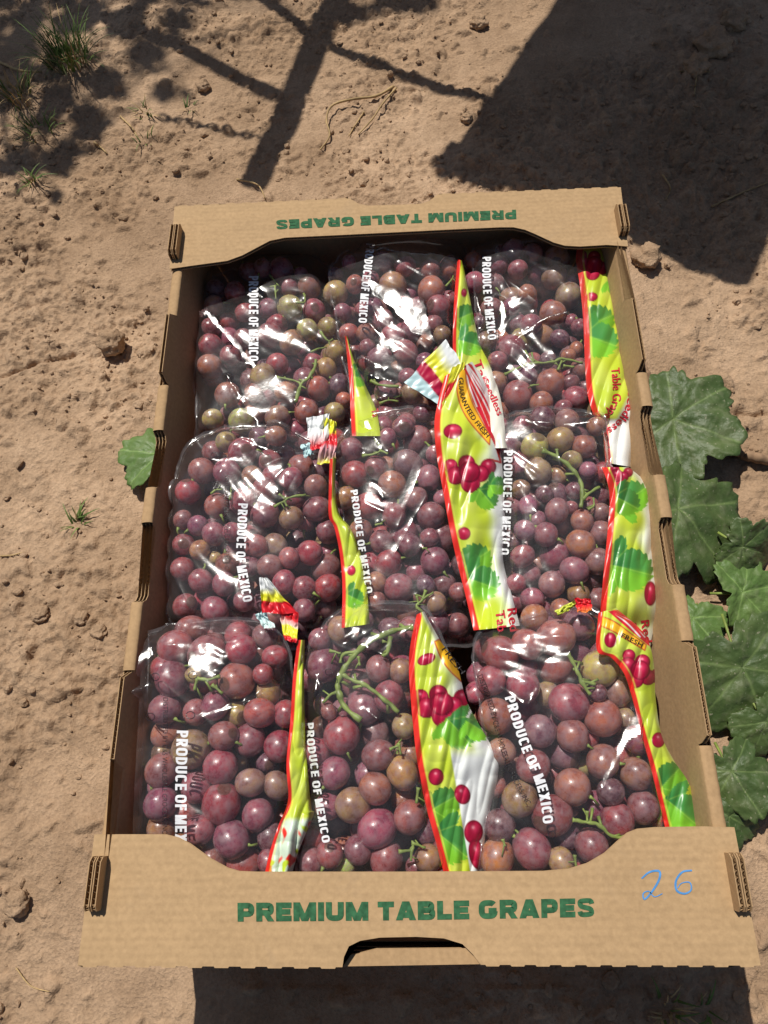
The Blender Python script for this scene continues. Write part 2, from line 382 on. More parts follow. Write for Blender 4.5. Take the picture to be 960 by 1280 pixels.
carton = thing('grape_carton', 'open brown corrugated carton of bagged grapes with green lettering and blue handwritten 26', 'carton')
def ledge_outline(inner_px, outer_px):
    P = un(np.array(outer_px+inner_px, float), H)
    return P[:, :2]
def scallop(A, B, pitch=.0145, amp=.0008):       # perforated fold: little nibs along the edge
    A = np.array(A, float); B = np.array(B, float); L = np.linalg.norm(B-A); n = int(L/pitch); d = (B-A)/L; nn = np.array([d[1], -d[0]])
    out = [A]
    for i in range(n):
        for f, s in ((.18, 0), (.22, 1), (.72, 1), (.76, 0)): out.append(A+d*L*(i+f)/n+nn*amp*s)
    return out+[B]
def pxy(pts): return [tuple(p[:2]) for p in un(np.array(pts, float), H)]
# front flange: outer edge left -> right, then the inner edge back
a = pxy([(97,1207)])[0]; h0, h1 = pxy([(428,1209),(601,1206)]); b = pxy([(951,1207)])[0]
hole = pxy([(430,1196),(436,1183),(450,1176),(475,1172),(520,1171),(555,1173),(578,1180),(591,1193)])
fo = scallop(a, h0) + [np.array(p) for p in hole] + scallop(h1, b)
fo += [np.array(p) for p in pxy([(944,1170),(918,1034),(880,1033),(820,1034),(798,1036),(785,1041),(772,1052),(757,1066),(735,1079),(712,1086),(680,1089),(500,1090),(320,1090),(298,1089),(284,1085),(262,1073),(236,1054),(222,1047),(206,1043),(160,1043),(118,1043)])]
front_ledge = board('end_flange', fo, (0,0,H-T), (1,0,0), (0,1,0), M_CARD, carton)
c1 = pxy([(784,308)])[0]; 
bo = [np.array(p) for p in pxy([(212,336),(240,332),(284,326),(303,319),(320,310),(337,301),(356,297),(419,294),(500,290),(560,287),(625,284),(642,284),(656,287),(668,292),(681,298),(692,303),(706,307),(725,308),(759,306),(785,308)])]
q = pxy([(776,234),(547,243),(537,251),(525,255),(460,257),(449,255),(437,248),(218,258)])
bo += scallop(q[0], q[1]) + [np.array(p) for p in q[2:6]] + scallop(q[6], q[7])
back_ledge = board('end_flange', bo, (0,0,H-T), (1,0,0), (0,1,0), M_CARD, carton)
# lip of the second layer showing in the hand hole of the front flange
lip = pxy([(424,1210),(606,1207),(603,1193),(585,1187),(470,1188),(450,1193),(426,1198)])
board('hand_hole_lip', lip, (0,0,H-2*T-.0009), (1,0,0), (0,1,0), M_CARDW, front_ledge)
# floor and end walls
YF, YB = -.2935, .2935
boxmesh('bottom_panel', (-.172, YF+.004, .0005), (.172, YB-.004, .0045), M_CARDW, carton)
def end_wall(y, s):
    hw0, hw1 = .1725, .1930; zt = H-T-.0012-.0045
    hol = [(.042, zt-.001), (.040, zt-.003), (.034, zt-.004), (-.034, zt-.004), (-.040, zt-.003), (-.042, zt-.001)]
    o = [(-hw0, .0015), (hw0, .0015), (hw1, zt)] + [(p[0], p[1]) for p in hol] + [(-hw1, zt)]
    board('end_wall', o, (0, y if s > 0 else y, 0), (1,0,0), (0,0,1), M_CARDW, carton)
    # the folded lining behind it, its cut lip showing through the hand hole
    hw0 -= .007; hw1 -= .007
    o2 = [(-hw0, .0048), (hw0, .0048), (hw1, zt-.004), (.046, zt-.004), (.040, zt-.007), (-.040, zt-.007), (-.046, zt-.004), (-hw1, zt-.004)]
    board('wall_lining', o2, (0, y+s*.0042, 0), (1,0,0), (0,0,1), M_CARDW, carton)
end_wall(YF+.0036, 1); end_wall(YB, -1)
# side walls: folded double board with cut slots and stacking tabs
def side(sgn, bulges, slots):
    zt = H-.006; x0, x1 = sgn*.1725, sgn*.1935
    V = np.array([x1-x0, 0, zt-.001]); L = np.linalg.norm(V); V /= L
    U = np.array([0, 1.0, 0]); Nn = np.cross(U, V)                       # points +x for V up
    ya, yb = -.2853, .2855
    def prof(kind):
        pts = [(ya, 0), (yb, 0)]; up = [(yb, L)]
        ev = sorted([(b, 'b') for b in bulges]+[(s, 's') for s in slots], key=lambda e: -e[0][1])
        for (y0, y1), kd in ev:
            if kd == 's': up += [(y1, L), (y1-.002, L-.0035), (y1-.006, L-.0055), (y0+.006, L-.0055), (y0+.002, L-.0035), (y0, L)]
            elif kind == 'inner': up += [(y1, L), (y1-.001, L+.004), (y1-.006, L+.0125), (y0+.005, L+.0125), (y0+.001, L+.005), (y0, L)]
        return pts+up+[(ya, L)]
    off_o, off_i = (0.0, -T-.0022) if sgn > 0 else (-T, .0022)
    for kind, off in (('outer', off_o), ('inner', off_i)):
        o = board('side_wall' if kind == 'outer' else 'wall_lining', prof(kind), np.array([x0, 0, .001])+Nn*off, U, V, M_CARDW, carton)
    # rounded fold joining both boards between the cuts
    cuts = sorted(bulges+slots); segs = []; y = ya
    for (s0, s1) in cuts: segs.append((y, s0)); y = s1
    segs.append((y, yb))
    base = np.array([x0, 0, .001])+V*L
    n0 = off_i if sgn > 0 else off_o; n1 = (off_o if sgn > 0 else off_i)+T
    for (s0, s1) in segs:
        if s1-s0 < .004: continue
        arc = [(n0+(n1-n0)*(.5-.5*math.cos(t)), .0022*math.sin(t)) for t in np.linspace(0, math.pi, 9)]
        arc = [(n0, -.004)]+arc+[(n1, -.004)]
        ny = max(2, int((s1-s0)/.004)); VV = []
        for yy in np.linspace(s0+.0006, s1-.0006, ny):
            for (nn, hh) in arc: VV.append(base+Nn*(nn*1.015)+V*(hh+.0007+.0003*math.sin(yy*900))+U*yy)
        m = len(arc); mesh_np('rim_fold', VV, grid_quads(ny, m), M_CARDW, carton)
    return V, Nn
def ys(x, pairs): return [tuple(sorted((un1(x(b), b, H)[1], un1(x(a), a, H)[1]))) for a, b in pairs]
xl = lambda y: 118+(1043-y)*.134; xr = lambda y: 917-(1034-y)*.187
side(-1, ys(xl, [(392,478),(838,960)]), ys(xl, [(536,606),(652,750)]))
side(1, ys(xr, [(372,462),(800,930)]), ys(xr, [(505,590),(645,728)]))
# tabs of the side walls pushed up through the flanges
for (x, y, h, sg, ln) in ((120,1104,.010,-1,.030), (922,1102,.010,1,.031), (219,302,.010,-1,.034), (777,275,.010,1,.030)):
    p = un1(x, y, H+.004); t = bpy.data.objects.new('corner_tab', None); COL.objects.link(t); t.parent = carton
    for k in (0, 1):
        o = [(-ln/2, -.014), (ln/2, -.014), (ln/2, h-.003), (ln/2-.003, h), (-ln/2+.003, h), (-ln/2, h-.003)]
        board('tab_board', o, (p[0]-.0036+.0041*k, p[1], H), (0,1,0), (0,0,1), M_CARDW, t)

# ------------------------------------------------------------------ lettering
_tc = {}
def glyph(ch, w, t):
    """heavy block capitals drawn as ribbons: (polyline, flat-ended?)"""
    a = t/2; L, Rr, B, Tp = a, w-a, a, 1-a
    pw = lambda v: math.copysign(abs(v)**.62, v)
    def arc(cx, cy, rx, ry, a0, a1, n=9): return [(cx+rx*pw(math.cos(math.radians(q))), cy+ry*pw(math.sin(math.radians(q)))) for q in np.linspace(a0, a1, n)]
    stem = ([(L, 0), (L, 1)], 0)
    def bowl(y0, y1, xr): r = min((y1-y0)/2, xr-L); return ([(a, y1), (xr-r, y1)]+arc(xr-r, (y0+y1)/2, r, (y1-y0)/2, 90, -90)[1:]+[(a, y0)], 0)
    if ch == 'I': return [stem]
    if ch == 'L': return [stem, ([(a, B), (w, B)], 0)]
    if ch in 'EF': return [stem, ([(a, Tp), (w, Tp)], 0), ([(a, .5), (w*.93, .5)], 0)]+([([(a, B), (w, B)], 0)] if ch == 'E' else [])
    if ch == 'T': return [([(0, Tp), (w, Tp)], 0), ([(w/2, 0), (w/2, 1-a)], 0)]
    if ch == 'P': return [stem, bowl(.40, Tp, Rr)]
    if ch == 'R': return [stem, bowl(.46, Tp, Rr-.01), ([(w*.52, .46), (w-a*1.05, 0)], 1)]
    if ch == 'B': return [stem, bowl(.52, Tp, Rr-.04), bowl(B, .52, Rr)]
    if ch == 'D': return [stem, bowl(B, Tp, Rr)]
    if ch == 'O': return [(arc(w/2, .5, w/2-a, .5-a, 0, 360, 29), 0)]
    if ch == 'C': return [(arc(w/2, .5, w/2-a, .5-a, 38, 322, 25), 0)]
    if ch == 'G': return [(arc(w/2, .5, w/2-a, .5-a, 40, 330, 25)+[(Rr, .42)], 0), ([(w*.52, .43), (w-a*.4, .43)], 0)]
    if ch == 'S':
        b = a*.86; return [([tuple(q) for q in cr([(w-b*1.0, .70), (w*.78, 1-b*1.15), (w*.5, 1-b), (w*.22, 1-b*1.25), (b*1.1, .735), (w*.24, .575), (w*.5, .50), (w*.76, .425), (w-b*1.1, .265), (w*.78, b*1.25), (w*.5, b), (w*.22, b*1.15), (b*1.0, .30)], 34)], 2)]
    if ch == 'U': return [([(L, 1), (L, w/2)]+arc(w/2, .42, w/2-a, .42-a, 180, 360, 15)+[(Rr, .5), (Rr, 1)], 0)]
    if ch == 'A': return [([(a*1.05, 0), (w/2-a*.1, 1)], 1), ([(w-a*1.05, 0), (w/2+a*.1, 1)], 1), ([(w*.24, .27), (w*.76, .27)], 0)]
    if ch == 'M': return [stem, ([(Rr, 0), (Rr, 1)], 0), ([(a*1.1, 1), (w/2, 0)], 1), ([(w-a*1.1, 1), (w/2, 0)], 1)]
    if ch == 'X': return [([(a*1.1, 0), (w-a*1.1, 1)], 1), ([(w-a*1.1, 0), (a*1.1, 1)], 1)]
    return []
GW = dict(I=.30, L=.74, E=.78, F=.74, T=.82, P=.84, R=.90, B=.88, D=.90, O=.98, C=.92, G=.96, S=.86, U=.90, A=1.0, M=1.14, X=.92)
def block(s, t=.27, ws=1.0, gap=.10):
    key = (s, t, ws, 'b')
    if key in _tc: return _tc[key]
    V = []; Fc = []; Ly = []; x = 0; k = 0
    for ch in s:
        if ch == ' ': x += .38*ws; continue
        w = GW[ch]*ws if ch != 'I' else t
        for P, flat in glyph(ch, w, t):
            P = np.array(P, float); Q = [P[0]]
            for p, q in zip(P[:-1], P[1:]):
                n = max(1, int(np.linalg.norm(q-p)/.16)); Q += [p+(q-p)*(i+1)/n for i in range(n)]
            Q = np.array(Q); tg = np.gradient(Q, axis=0); tg /= np.linalg.norm(tg, axis=1)[:, None]+1e-9
            nn = np.stack([-tg[:, 1], tg[:, 0]], 1)
            if flat == 1: nn = np.tile([[-1.0, 0]], (len(Q), 1))*1.1
            b = len(V); k += 1
            tq = t*(.86 if flat == 2 else 1)
            for l, r in zip(Q+nn*tq/2, Q-nn*tq/2): V += [(l[0]+x, l[1]), (r[0]+x, r[1])]; Ly += [k % 4, k % 4]
            for i in range(len(Q)-1): Fc += [(b+2*i, b+2*i+1, b+2*i+3), (b+2*i, b+2*i+3, b+2*i+2)]
        x += w+gap
    V = np.array(V); V[:, 0] -= V[:, 0].min(); _tc[key] = (V, np.array(Fc), np.array(Ly)); return _tc[key]
def text2d(s, bold=.0, sub=.22):
    key = (s, bold, sub)
    if key in _tc: return _tc[key]
    cu = bpy.data.curves.new('lettering', 'FONT'); cu.body = s; cu.size = 1; cu.resolution_u = 4; cu.fill_mode = 'FRONT'; cu.space_character = 1.0+bold*2.0
    o = bpy.data.objects.new('lettering_source', cu); COL.objects.link(o)
    dg = bpy.context.evaluated_depsgraph_get(); me = o.evaluated_get(dg).to_mesh()
    bm = bmesh.new(); bm.from_mesh(me); bmesh.ops.triangulate(bm, faces=bm.faces[:])
    for _ in range(3):
        e = [e for e in bm.edges if e.calc_length() > sub]
        if not e: break
        bmesh.ops.subdivide_edges(bm, edges=e, cuts=1); bmesh.ops.triangulate(bm, faces=bm.faces[:])
    V = np.array([v.co[:2] for v in bm.verts]); bm.verts.index_update(); Fc = np.array([[v.index for v in f.verts] for f in bm.faces])
    bm.free(); o.evaluated_get(dg).to_mesh_clear(); bpy.data.objects.remove(o); bpy.data.curves.remove(cu)
    V[:, 0] -= V[:, 0].min(); V[:, 1] /= .73; Ly = np.zeros(len(V))
    if bold:
        n = len(V); offs = [(0, 0), (bold, 0), (-bold, 0), (0, bold*.7), (0, -bold*.7)]
        V = np.concatenate([V+np.array(q) for q in offs]); Ly = np.repeat(np.arange(5), n); Fc = np.concatenate([Fc+n*k for k in range(5)])
        V[:, 0] -= V[:, 0].min()
    _tc[key] = (V, Fc, Ly); return _tc[key]
def text_px(s, path, cap, bold=.0):
    """text laid along a pixel path -> pixel vertices, faces; bold may be ('block', thickness, width)"""
    V, Fc, Ly = block(s, *bold[1:]) if isinstance(bold, tuple) else text2d(s, bold)
    Q = cr(path, 80) if len(path) > 2 else resample(path, 20)
    L = np.r_[0, np.cumsum(np.linalg.norm(np.diff(Q, axis=0), axis=1))]; w = V[:, 0].max()
    sx = V[:, 0]/w*L[-1]; px = np.interp(sx, L, Q[:, 0]); py = np.interp(sx, L, Q[:, 1])
    tx = np.interp(sx, L, np.gradient(Q[:, 0], L)); ty = np.interp(sx, L, np.gradient(Q[:, 1], L)); l = np.hypot(tx, ty); tx /= l; ty /= l
    return np.stack([px+ty*V[:, 1]*cap, py-tx*V[:, 1]*cap], 1), Fc, Ly
def ledge_text(s, path, cap, bold, mat, parent, name='lettering'):
    P, Fc, Ly = text_px(s, path, cap, bold); return mesh_np(name, un(P, H+.0003+.00004*Ly), Fc, mat, parent, False)
ledge_text('PREMIUM TABLE GRAPES', [(297,1152),(520,1150),(743,1146)], 23.5, ('block',.30,1.0), M_INK, front_ledge)
ledge_text('PREMIUM TABLE GRAPES', [(645,262),(500,268),(345,275)], 11.5, ('block',.30,1.0), M_INK, back_ledge)
def marker(paths, w):
    V = []; Fc = []
    for P in paths:
        Q = cr(P, 40); tg = np.gradient(Q, axis=0); tg /= np.linalg.norm(tg, axis=1)[:, None]; nn = np.stack([-tg[:, 1], tg[:, 0]], 1)
        ww = w*(.8+.35*np.sin(np.linspace(0, 5, 40)))[:, None]; b = len(V)
        for l, r in zip(un(Q+nn*ww, H+.0004), un(Q-nn*ww, H+.0004)): V += [l, r]
        Fc += [(b+2*i, b+2*i+1, b+2*i+3, b+2*i+2) for i in range(39)]
    return V, Fc
for P in ([[(802,1098),(812,1090),(824,1089),(824,1099),(816,1113),(806,1124),(804,1117),(811,1114),(818,1121),(828,1117)]],
          [[(865,1088),(853,1090),(845,1101),(846,1113),(856,1117),(864,1112),(862,1103),(852,1104),(847,1110)]]):
    V, Fc = marker(P, 1.2); mesh_py('marker_digit', V, Fc, M_MARK, front_ledge)

# ------------------------------------------------------------------ bags of grapes: data read off the photograph
RIM = H
BAGS = {}
def bag(key, x0, y0, s, zb, zf, yb, yf, xc, hw, outline, grapes, stems):
    BAGS[key] = dict(o=(x0, y0, s), z=(zb, zf, yb, yf, xc, hw), outline=outline, grapes=grapes, stems=stems)
bag('BL', 230, 310, 4.571, -.034, -.018, 320, 545, 340, 110,
 [(243,352),(262,336),(300,322),(345,316),(390,320),(416,345),(428,400),(440,450),(446,520),(440,560),(380,566),(300,566),(250,556),(246,500),(238,430)],
 '705 470 58 g|450 735 72 oy|585 825 65 o|768 803 66 or|535 970 68 o|810 690 58 y|862 600 65 y|535 665 60 r|490 500 70 r|615 540 68 p|530 440 58 r|605 345 72 y|600 225 55 p|560 130 65 p|715 225 65 op|745 360 65 p|670 155 40 p|450 115 50 p|370 135 50 p|110 240 52 d|110 330 55 p|200 310 60 p|290 250 55 r|145 560 65 r|265 615 55 r|150 680 70 or|160 735 60 r|250 840 70 or|165 980 60 y|330 990 72 g|400 830 50 p|460 865 70 p|700 940 70 o|885 780 55 d|915 870 45 o|860 940 55 y|640 1040 65 p|820 450 50 y|340 520 55 p|350 370 50 r|400 950 60 o|480 350 55 p|100 460 55 p|510 1060 50 p',
 '8:530 740,620 755,665 785,640 880|11:640 880,665 785,710 745,745 690,755 640|6:725 595,770 575,800 570|6:430 225,480 220,530 215|6:520 215,525 290|6:490 155,515 185,540 215|6:640 310,690 310,685 260|7:780 480,820 530,850 520')
bag('BM', 400, 290, 4.571, -.024, -.021, 300, 520, 500, 90,
 [(414,350),(440,318),(462,298),(510,290),(560,292),(584,318),(596,380),(604,440),(606,510),(590,560),(520,560),(450,552),(436,480),(424,420)],
 '415 310 75 p|635 335 75 o|485 200 55 p|365 180 60 p|630 215 55 od|740 220 55 o|165 175 40 p|90 350 70 oy|200 300 50 o|680 430 65 p|420 595 60 p|490 690 70 p|165 580 55 or|265 580 55 o|340 720 65 p|700 590 50 yd|490 750 75 p|360 510 60 p|520 560 60 p|570 430 60 p|290 270 45 p|600 740 50 p|500 830 50 p|645 530 50 p|90 250 45 d|740 390 50 p|480 420 50 p|270 660 45 p|310 430 50 p|520 920 55 p|560 1000 60 p|620 860 50 p|130 460 50 p',
 '10:290 850,350 875,450 885|6:720 310,755 270,760 250|7:340 980,400 960,450 970')
bag('BR', 575, 290, 4.571, -.024, -.020, 300, 530, 680, 110,
 [(590,330),(600,310),(640,298),(690,294),(735,300),(772,312),(784,400),(788,470),(780,540),(700,560),(620,556),(604,480),(596,400)],
 '300 115 62 m|412 130 58 m|553 150 68 m|75 170 52 m|215 195 55 p|330 215 55 p|290 270 65 p|85 290 60 p|540 260 70 p|440 240 55 p|470 320 70 p|620 365 72 p|530 470 70 o|405 530 60 p|470 600 72 o|290 670 80 pr|180 440 60 p|385 355 50 o|290 430 50 p|110 520 40 d|148 630 55 od|205 865 65 o|330 935 80 or|515 865 78 po|385 820 55 d|465 980 65 o|690 785 60 op|630 860 50 p|660 950 65 p|680 545 45 p|635 510 40 p|620 710 40 p|665 670 40 p|215 740 55 p|590 1010 50 p|650 280 40 p|240 110 40 d|570 610 50 d|500 730 45 d|350 620 60 y|330 520 50 d',
 '9:255 815,350 770,430 750,520 745,590 725,700 750|7:370 680,395 715,420 745|6:410 690,420 745|7:560 790,580 735|8:590 765,650 770|6:400 880,450 870|6:205 320,225 340')
bag('ML', 205, 530, 4.0, -.003, -.017, 535, 790, 320, 110,
 [(222,590),(236,556),(270,538),(310,532),(350,537),(390,552),(412,580),(424,640),(432,700),(436,770),(420,806),(330,810),(240,806),(212,770),(208,700),(214,640)],
 '395 140 70 r|190 235 65 po|315 240 68 p|115 340 60 r|265 410 60 or|400 385 60 r|505 330 62 p|635 275 55 p|685 210 55 p|545 260 50 p|525 190 62 p|610 160 50 p|440 260 50 o|420 300 28 r|760 315 58 po|765 425 60 p|635 470 57 p|505 450 68 p|95 480 47 p|170 510 50 p|250 550 55 p|100 605 55 r|180 630 50 p|95 725 60 r|185 785 58 r|300 800 58 p|320 705 60 or|105 910 58 r|255 930 65 p|155 990 60 p|255 670 35 g|460 610 55 op|555 605 55 p|530 715 62 p|625 670 52 op|730 645 60 r|700 820 57 r|820 820 65 r|810 720 70 p|820 650 45 p|430 710 50 p|400 885 50 p|460 530 50 p|340 540 45 p|700 930 55 p|800 910 60 p|310 90 50 y|600 790 55 p|710 490 50 p|560 60 50 o|390 800 50 p',
 '7:550 415,600 385,640 365,710 355|6:575 350,605 375|7:600 385,615 410|6:235 350,260 330,290 325|6:330 380,335 330')
bag('MM', 410, 500, 4.414, -.002, -.016, 520, 790, 510, 90,
 [(420,570),(432,540),(455,522),(490,512),(530,510),(560,520),(580,580),(596,660),(608,740),(604,800),(540,806),(470,800),(448,740),(432,660)],
 '130 275 65 p|215 220 80 op|415 150 58 p|495 230 80 p|440 350 72 m|265 370 60 p|355 465 72 p|555 430 68 m|150 410 72 r|485 545 60 m|225 585 75 r|365 640 62 rp|365 600 70 p|570 640 75 p|295 780 62 p|415 745 80 p|630 755 72 p|335 900 70 r|245 900 60 r|590 890 78 p|490 950 72 rp|390 1040 78 p|265 1010 60 p|720 1060 50 p|590 1120 60 p|600 1220 70 p|715 1235 60 p|590 300 50 p|630 540 45 m|640 1020 60 d|510 700 50 d|270 1110 50 p|330 210 50 p|560 760 50 p|100 540 60 o|180 720 60 o|450 800 60 d|540 1020 50 d|330 360 50 o',
 '8:190 310,240 300,290 280,260 215|7:290 280,330 295|6:520 820,545 815|9:540 1050,520 1100,490 1140,540 1190|7:520 1100,580 1060|7:490 1080,500 1130|6:260 690,300 680')
bag('MR', 600, 510, 4.74, -.004, -.016, 515, 780, 700, 90,
 [(614,545),(630,522),(670,512),(710,512),(745,522),(760,560),(768,620),(772,700),(766,770),(740,790),(680,792),(640,780),(626,700),(616,620)],
 '325 235 78 gy|475 190 75 yo|165 220 65 m|290 175 55 m|615 230 70 do|545 310 55 y|345 375 75 my|460 400 55 gm|240 480 55 yd|285 580 55 m|205 580 60 p|455 610 65 m|540 590 40 p|605 670 65 om|480 690 65 om|390 750 72 p|265 725 60 m|595 805 82 m|715 740 68 m|445 865 85 mp|250 880 65 p|560 965 75 m|700 910 75 m|345 920 60 om|425 1045 75 m|310 1130 65 p|215 1040 55 p|715 620 55 m|340 660 50 m|640 370 50 m|230 340 60 p|200 790 50 d|670 1010 60 d|560 490 50 d|380 510 50 d|110 100 50 p|690 110 55 p|250 100 50 p|480 1190 60 p|370 1190 50 p',
 '14:370 255,440 280,510 330,570 390,600 450,605 520,598 590|9:455 245,460 290|12:605 545,650 500,710 470|7:640 600,675 580,670 530')
bag('FL', 140, 770, 3.84, .004, -.012, 775, 1090, 260, 115,
 [(151,840),(164,806),(196,788),(240,778),(290,774),(330,780),(358,806),(368,860),(374,930),(372,1010),(360,1090),(330,1130),(240,1130),(160,1120),(150,1040),(150,960),(152,900)],
 '305 150 80 rp|455 180 85 p|620 160 75 r|600 310 85 ro|175 450 75 p|355 440 80 o|290 300 85 p|260 560 75 p|380 640 95 yo|495 430 70 p|595 470 65 y|710 465 70 ro|750 365 60 y|835 470 65 r|535 575 70 po|660 595 78 p|805 625 75 r|520 725 80 rp|665 800 68 my|795 815 65 p|525 900 92 rp|700 955 75 p|240 740 80 op|235 900 80 p|420 1025 70 p|575 1070 85 p|635 1190 85 pr|410 820 75 p|240 1020 70 o|390 285 30 g|725 280 50 r|160 260 65 r|610 680 60 o|740 700 50 d|210 660 55 p|200 820 60 p|760 1060 60 d|760 1180 60 p',
 '10:410 300,460 305,520 290|9:410 300,395 355|8:480 330,530 370')
bag('FM', 365, 740, 3.604, .004, -.012, 755, 1090, 480, 105,
 [(378,850),(392,806),(420,772),(460,756),(505,754),(535,765),(560,820),(580,900),(592,1000),(596,1090),(560,1130),(460,1134),(380,1128),(372,1060),(384,1000),(380,920)],
 '140 330 75 p|390 345 58 p|490 355 55 p|435 470 65 p|325 515 80 p|315 130 50 p|300 410 75 p|225 645 78 pr|165 540 32 p|370 630 70 m|505 605 55 m|390 735 70 p|190 815 72 p|495 810 70 yo|375 885 68 po|275 960 75 p|385 1065 82 p|530 1015 72 op|165 965 60 p|300 1160 65 p|425 1200 75 p|170 1180 60 p|500 930 60 o|85 1215 60 p|235 1230 50 g|615 1200 60 o|560 1240 50 p|125 215 50 p|195 235 60 p|220 170 60 p|350 220 60 d|90 390 60 p|110 720 60 r|605 1080 50 d|290 290 60 d|540 730 50 o|500 470 50 p|95 1110 55 r|235 540 60 p',
 '15:545 160,480 170,420 190,350 225,290 275,240 340,210 400,210 450,240 520,310 580|11:445 200,430 270,410 290|11:215 365,280 400,340 425,410 480,480 540|9:290 270,230 280,220 320|7:170 265,220 275|7:300 290,305 330|8:205 450,170 465,140 500|7:480 680,490 730|7:440 710,480 690|8:570 880,560 950|8:480 1170,540 1160,545 1120|7:540 1160,535 1210|7:540 1130,600 1150')
bag('FR', 575, 745, 3.556, .004, -.012, 755, 1085, 710, 120,
 [(592,830),(596,796),(618,782),(660,774),(700,762),(738,760),(765,790),(792,850),(812,930),(834,1030),(836,1090),(790,1128),(690,1130),(600,1124),(604,1040),(612,960),(600,890)],
 '180 255 75 rp|300 215 65 or|425 185 85 po|525 130 70 p|420 310 80 op|620 325 78 y|485 475 85 pr|700 420 65 mo|630 540 85 or|280 400 75 p|140 375 65 p|160 535 80 ro|355 600 68 m|500 620 70 mo|455 700 72 m|325 755 70 p|500 850 80 op|635 735 70 op|265 900 75 oy|410 975 85 rp|780 790 70 op|815 940 70 p|700 1000 75 pr|600 930 60 p|585 1110 75 p|320 1125 82 p|165 1160 75 o|175 1020 70 d|520 260 60 d|615 430 38 d|390 440 60 y|300 330 55 p|545 755 55 y|185 690 60 p|790 640 60 p|70 430 50 p|730 540 45 y|475 1070 60 d|450 1180 55 y|670 870 60 d|880 990 40 p|330 95 60 o',
 '10:480 255,515 320,540 380,580 440|9:540 380,600 390|10:500 995,560 1005,620 1020,680 1070,750 1070|7:565 955,565 1000|7:190 1080,200 1110|7:510 1150,515 1200')
def zs(key, p):
    zb, zf, yb, yf, xc, hw = BAGS[key]['z']; p = np.atleast_2d(p)
    t = np.clip((p[:, 1]-yb)/(yf-yb), 0, 1)
    return RIM + zb+(zf-zb)*t - .011*np.clip((p[:, 0]-xc)/hw, -1.15, 1.15)**2 - .010*np.clip((.10-t)/.10, 0, 1)**2 - (.010*np.clip((t-.88)/.12, 0, 1)**2 if key[0] != 'F' else 0)
GCOL = dict(p=(.275,.070,.092), r=(.34,.047,.056), o=(.36,.148,.070), y=(.39,.285,.090), g=(.41,.41,.115), d=(.135,.042,.060), m=(.275,.118,.130))
where = {
 'FL': 'corner of the 26 end away from vine leaves', 'FM': 'middle of the row at the 26 end', 'FR': 'corner right beside the handwritten 26',
 'ML': 'middle of the wall away from the vine leaves', 'MM': 'very centre of the carton', 'MR': 'middle of the wall beside the vine leaves',
 'BL': 'unmarked end corner away from vine leaves', 'BM': 'middle of the row at the unmarked end', 'BR': 'unmarked end corner on the vine leaf side'}
feat = {'FL': 'clear bag of large round red grapes', 'FM': 'clear bag with long bare green stem', 'FR': 'clear bag of large mixed red and olive grapes',
 'ML': 'clear bag of pinkish red grapes', 'MM': 'clear bag with wide yellow green printed strip', 'MR': 'clear bag of pale dusty grapes',
 'BL': 'clear bag with several greenish grapes', 'BM': 'clear bag with broad white glare', 'BR': 'clear bag with red lettered strip'}
gshort = {'FL': 'large round red grapes', 'FM': 'grapes on long bare stem', 'FR': 'large red and olive grapes', 'ML': 'pinkish red grapes', 'MM': 'dusky purple grapes',
 'MR': 'pale dusty grapes on thick stem', 'BL': 'red and greenish grapes', 'BM': 'dark purple grapes', 'BR': 'mauve and brownish grapes'}

# grape meshes
def grape_mesh(k):
    nu, nv = 26, 16; V = []; rr = np.random.default_rng(50+k)
    el = 1.0+.06*k
    for i in range(nu):
        for j in range(nv):
            ph = 2*math.pi*i/nu; th = math.pi*j/(nv-1)
            x, y, z = math.sin(th)*math.cos(ph), math.sin(th)*math.sin(ph), math.cos(th)
            d = 1+.02*math.sin(2*ph+k)*math.sin(th) - .05*math.exp(-(th/.16)**2) - .06*math.exp(-((math.pi-th)/.2)**2)
            V.append((x*d, y*d, z*d*el))
    o = mesh_np('grape', V, grid_quads(nu, nv, True), M_GRAPE); me = o.data; bpy.data.objects.remove(o); return me
GM = [grape_mesh(k) for k in range(3)]

placed = []                                   # (x, y, z, r)
def push_clear(d, t, r):
    """move along the ray d until the grape no longer cuts into those placed before it"""
    for _ in range(60):
        c = C+d*t
        if not placed: return t
        A = np.array(placed); dist = np.linalg.norm(A[:, :3]-c, axis=1); ov = (A[:, 3]+r)*.86-dist
        if ov.max() <= 0: return t
        t += max(.0008, .4*ov.max())/np.linalg.norm(d)
    return t
GR_BY = {k: [] for k in BAGS}
for key in ('FM', 'FR', 'FL', 'MM', 'MR', 'ML', 'BM', 'BR', 'BL'):
    b = BAGS[key]; x0, y0, s = b['o']
    for g in b['grapes'].split('|'):
        x, y, r, c = g.split(); px = np.array([[x0+float(x)/s, y0+float(y)/s]]); rp = float(r)/s*(1.03 if key[0] == 'F' else 1.06)
        z = zs(key, px)[0]; P = un(px, z-.010)[0]; rm = float(np.clip(rp*depth_scale(P)[0], .0055, .0135))
        P = un(px, z-rm)[0]; d = rays(px)[0]; t = (P-C)[2]/d[2]
        t = push_clear(d, t, rm); P = C+d*t
        zmin = .006+rm
        if P[2] < zmin: continue
        P[0] = np.clip(P[0], -.180+rm, .180-rm); P[1] = np.clip(P[1], -.281+rm, .281-rm)
        placed.append((*P, rm)); GR_BY[key].append((*P, rm, c, 1))
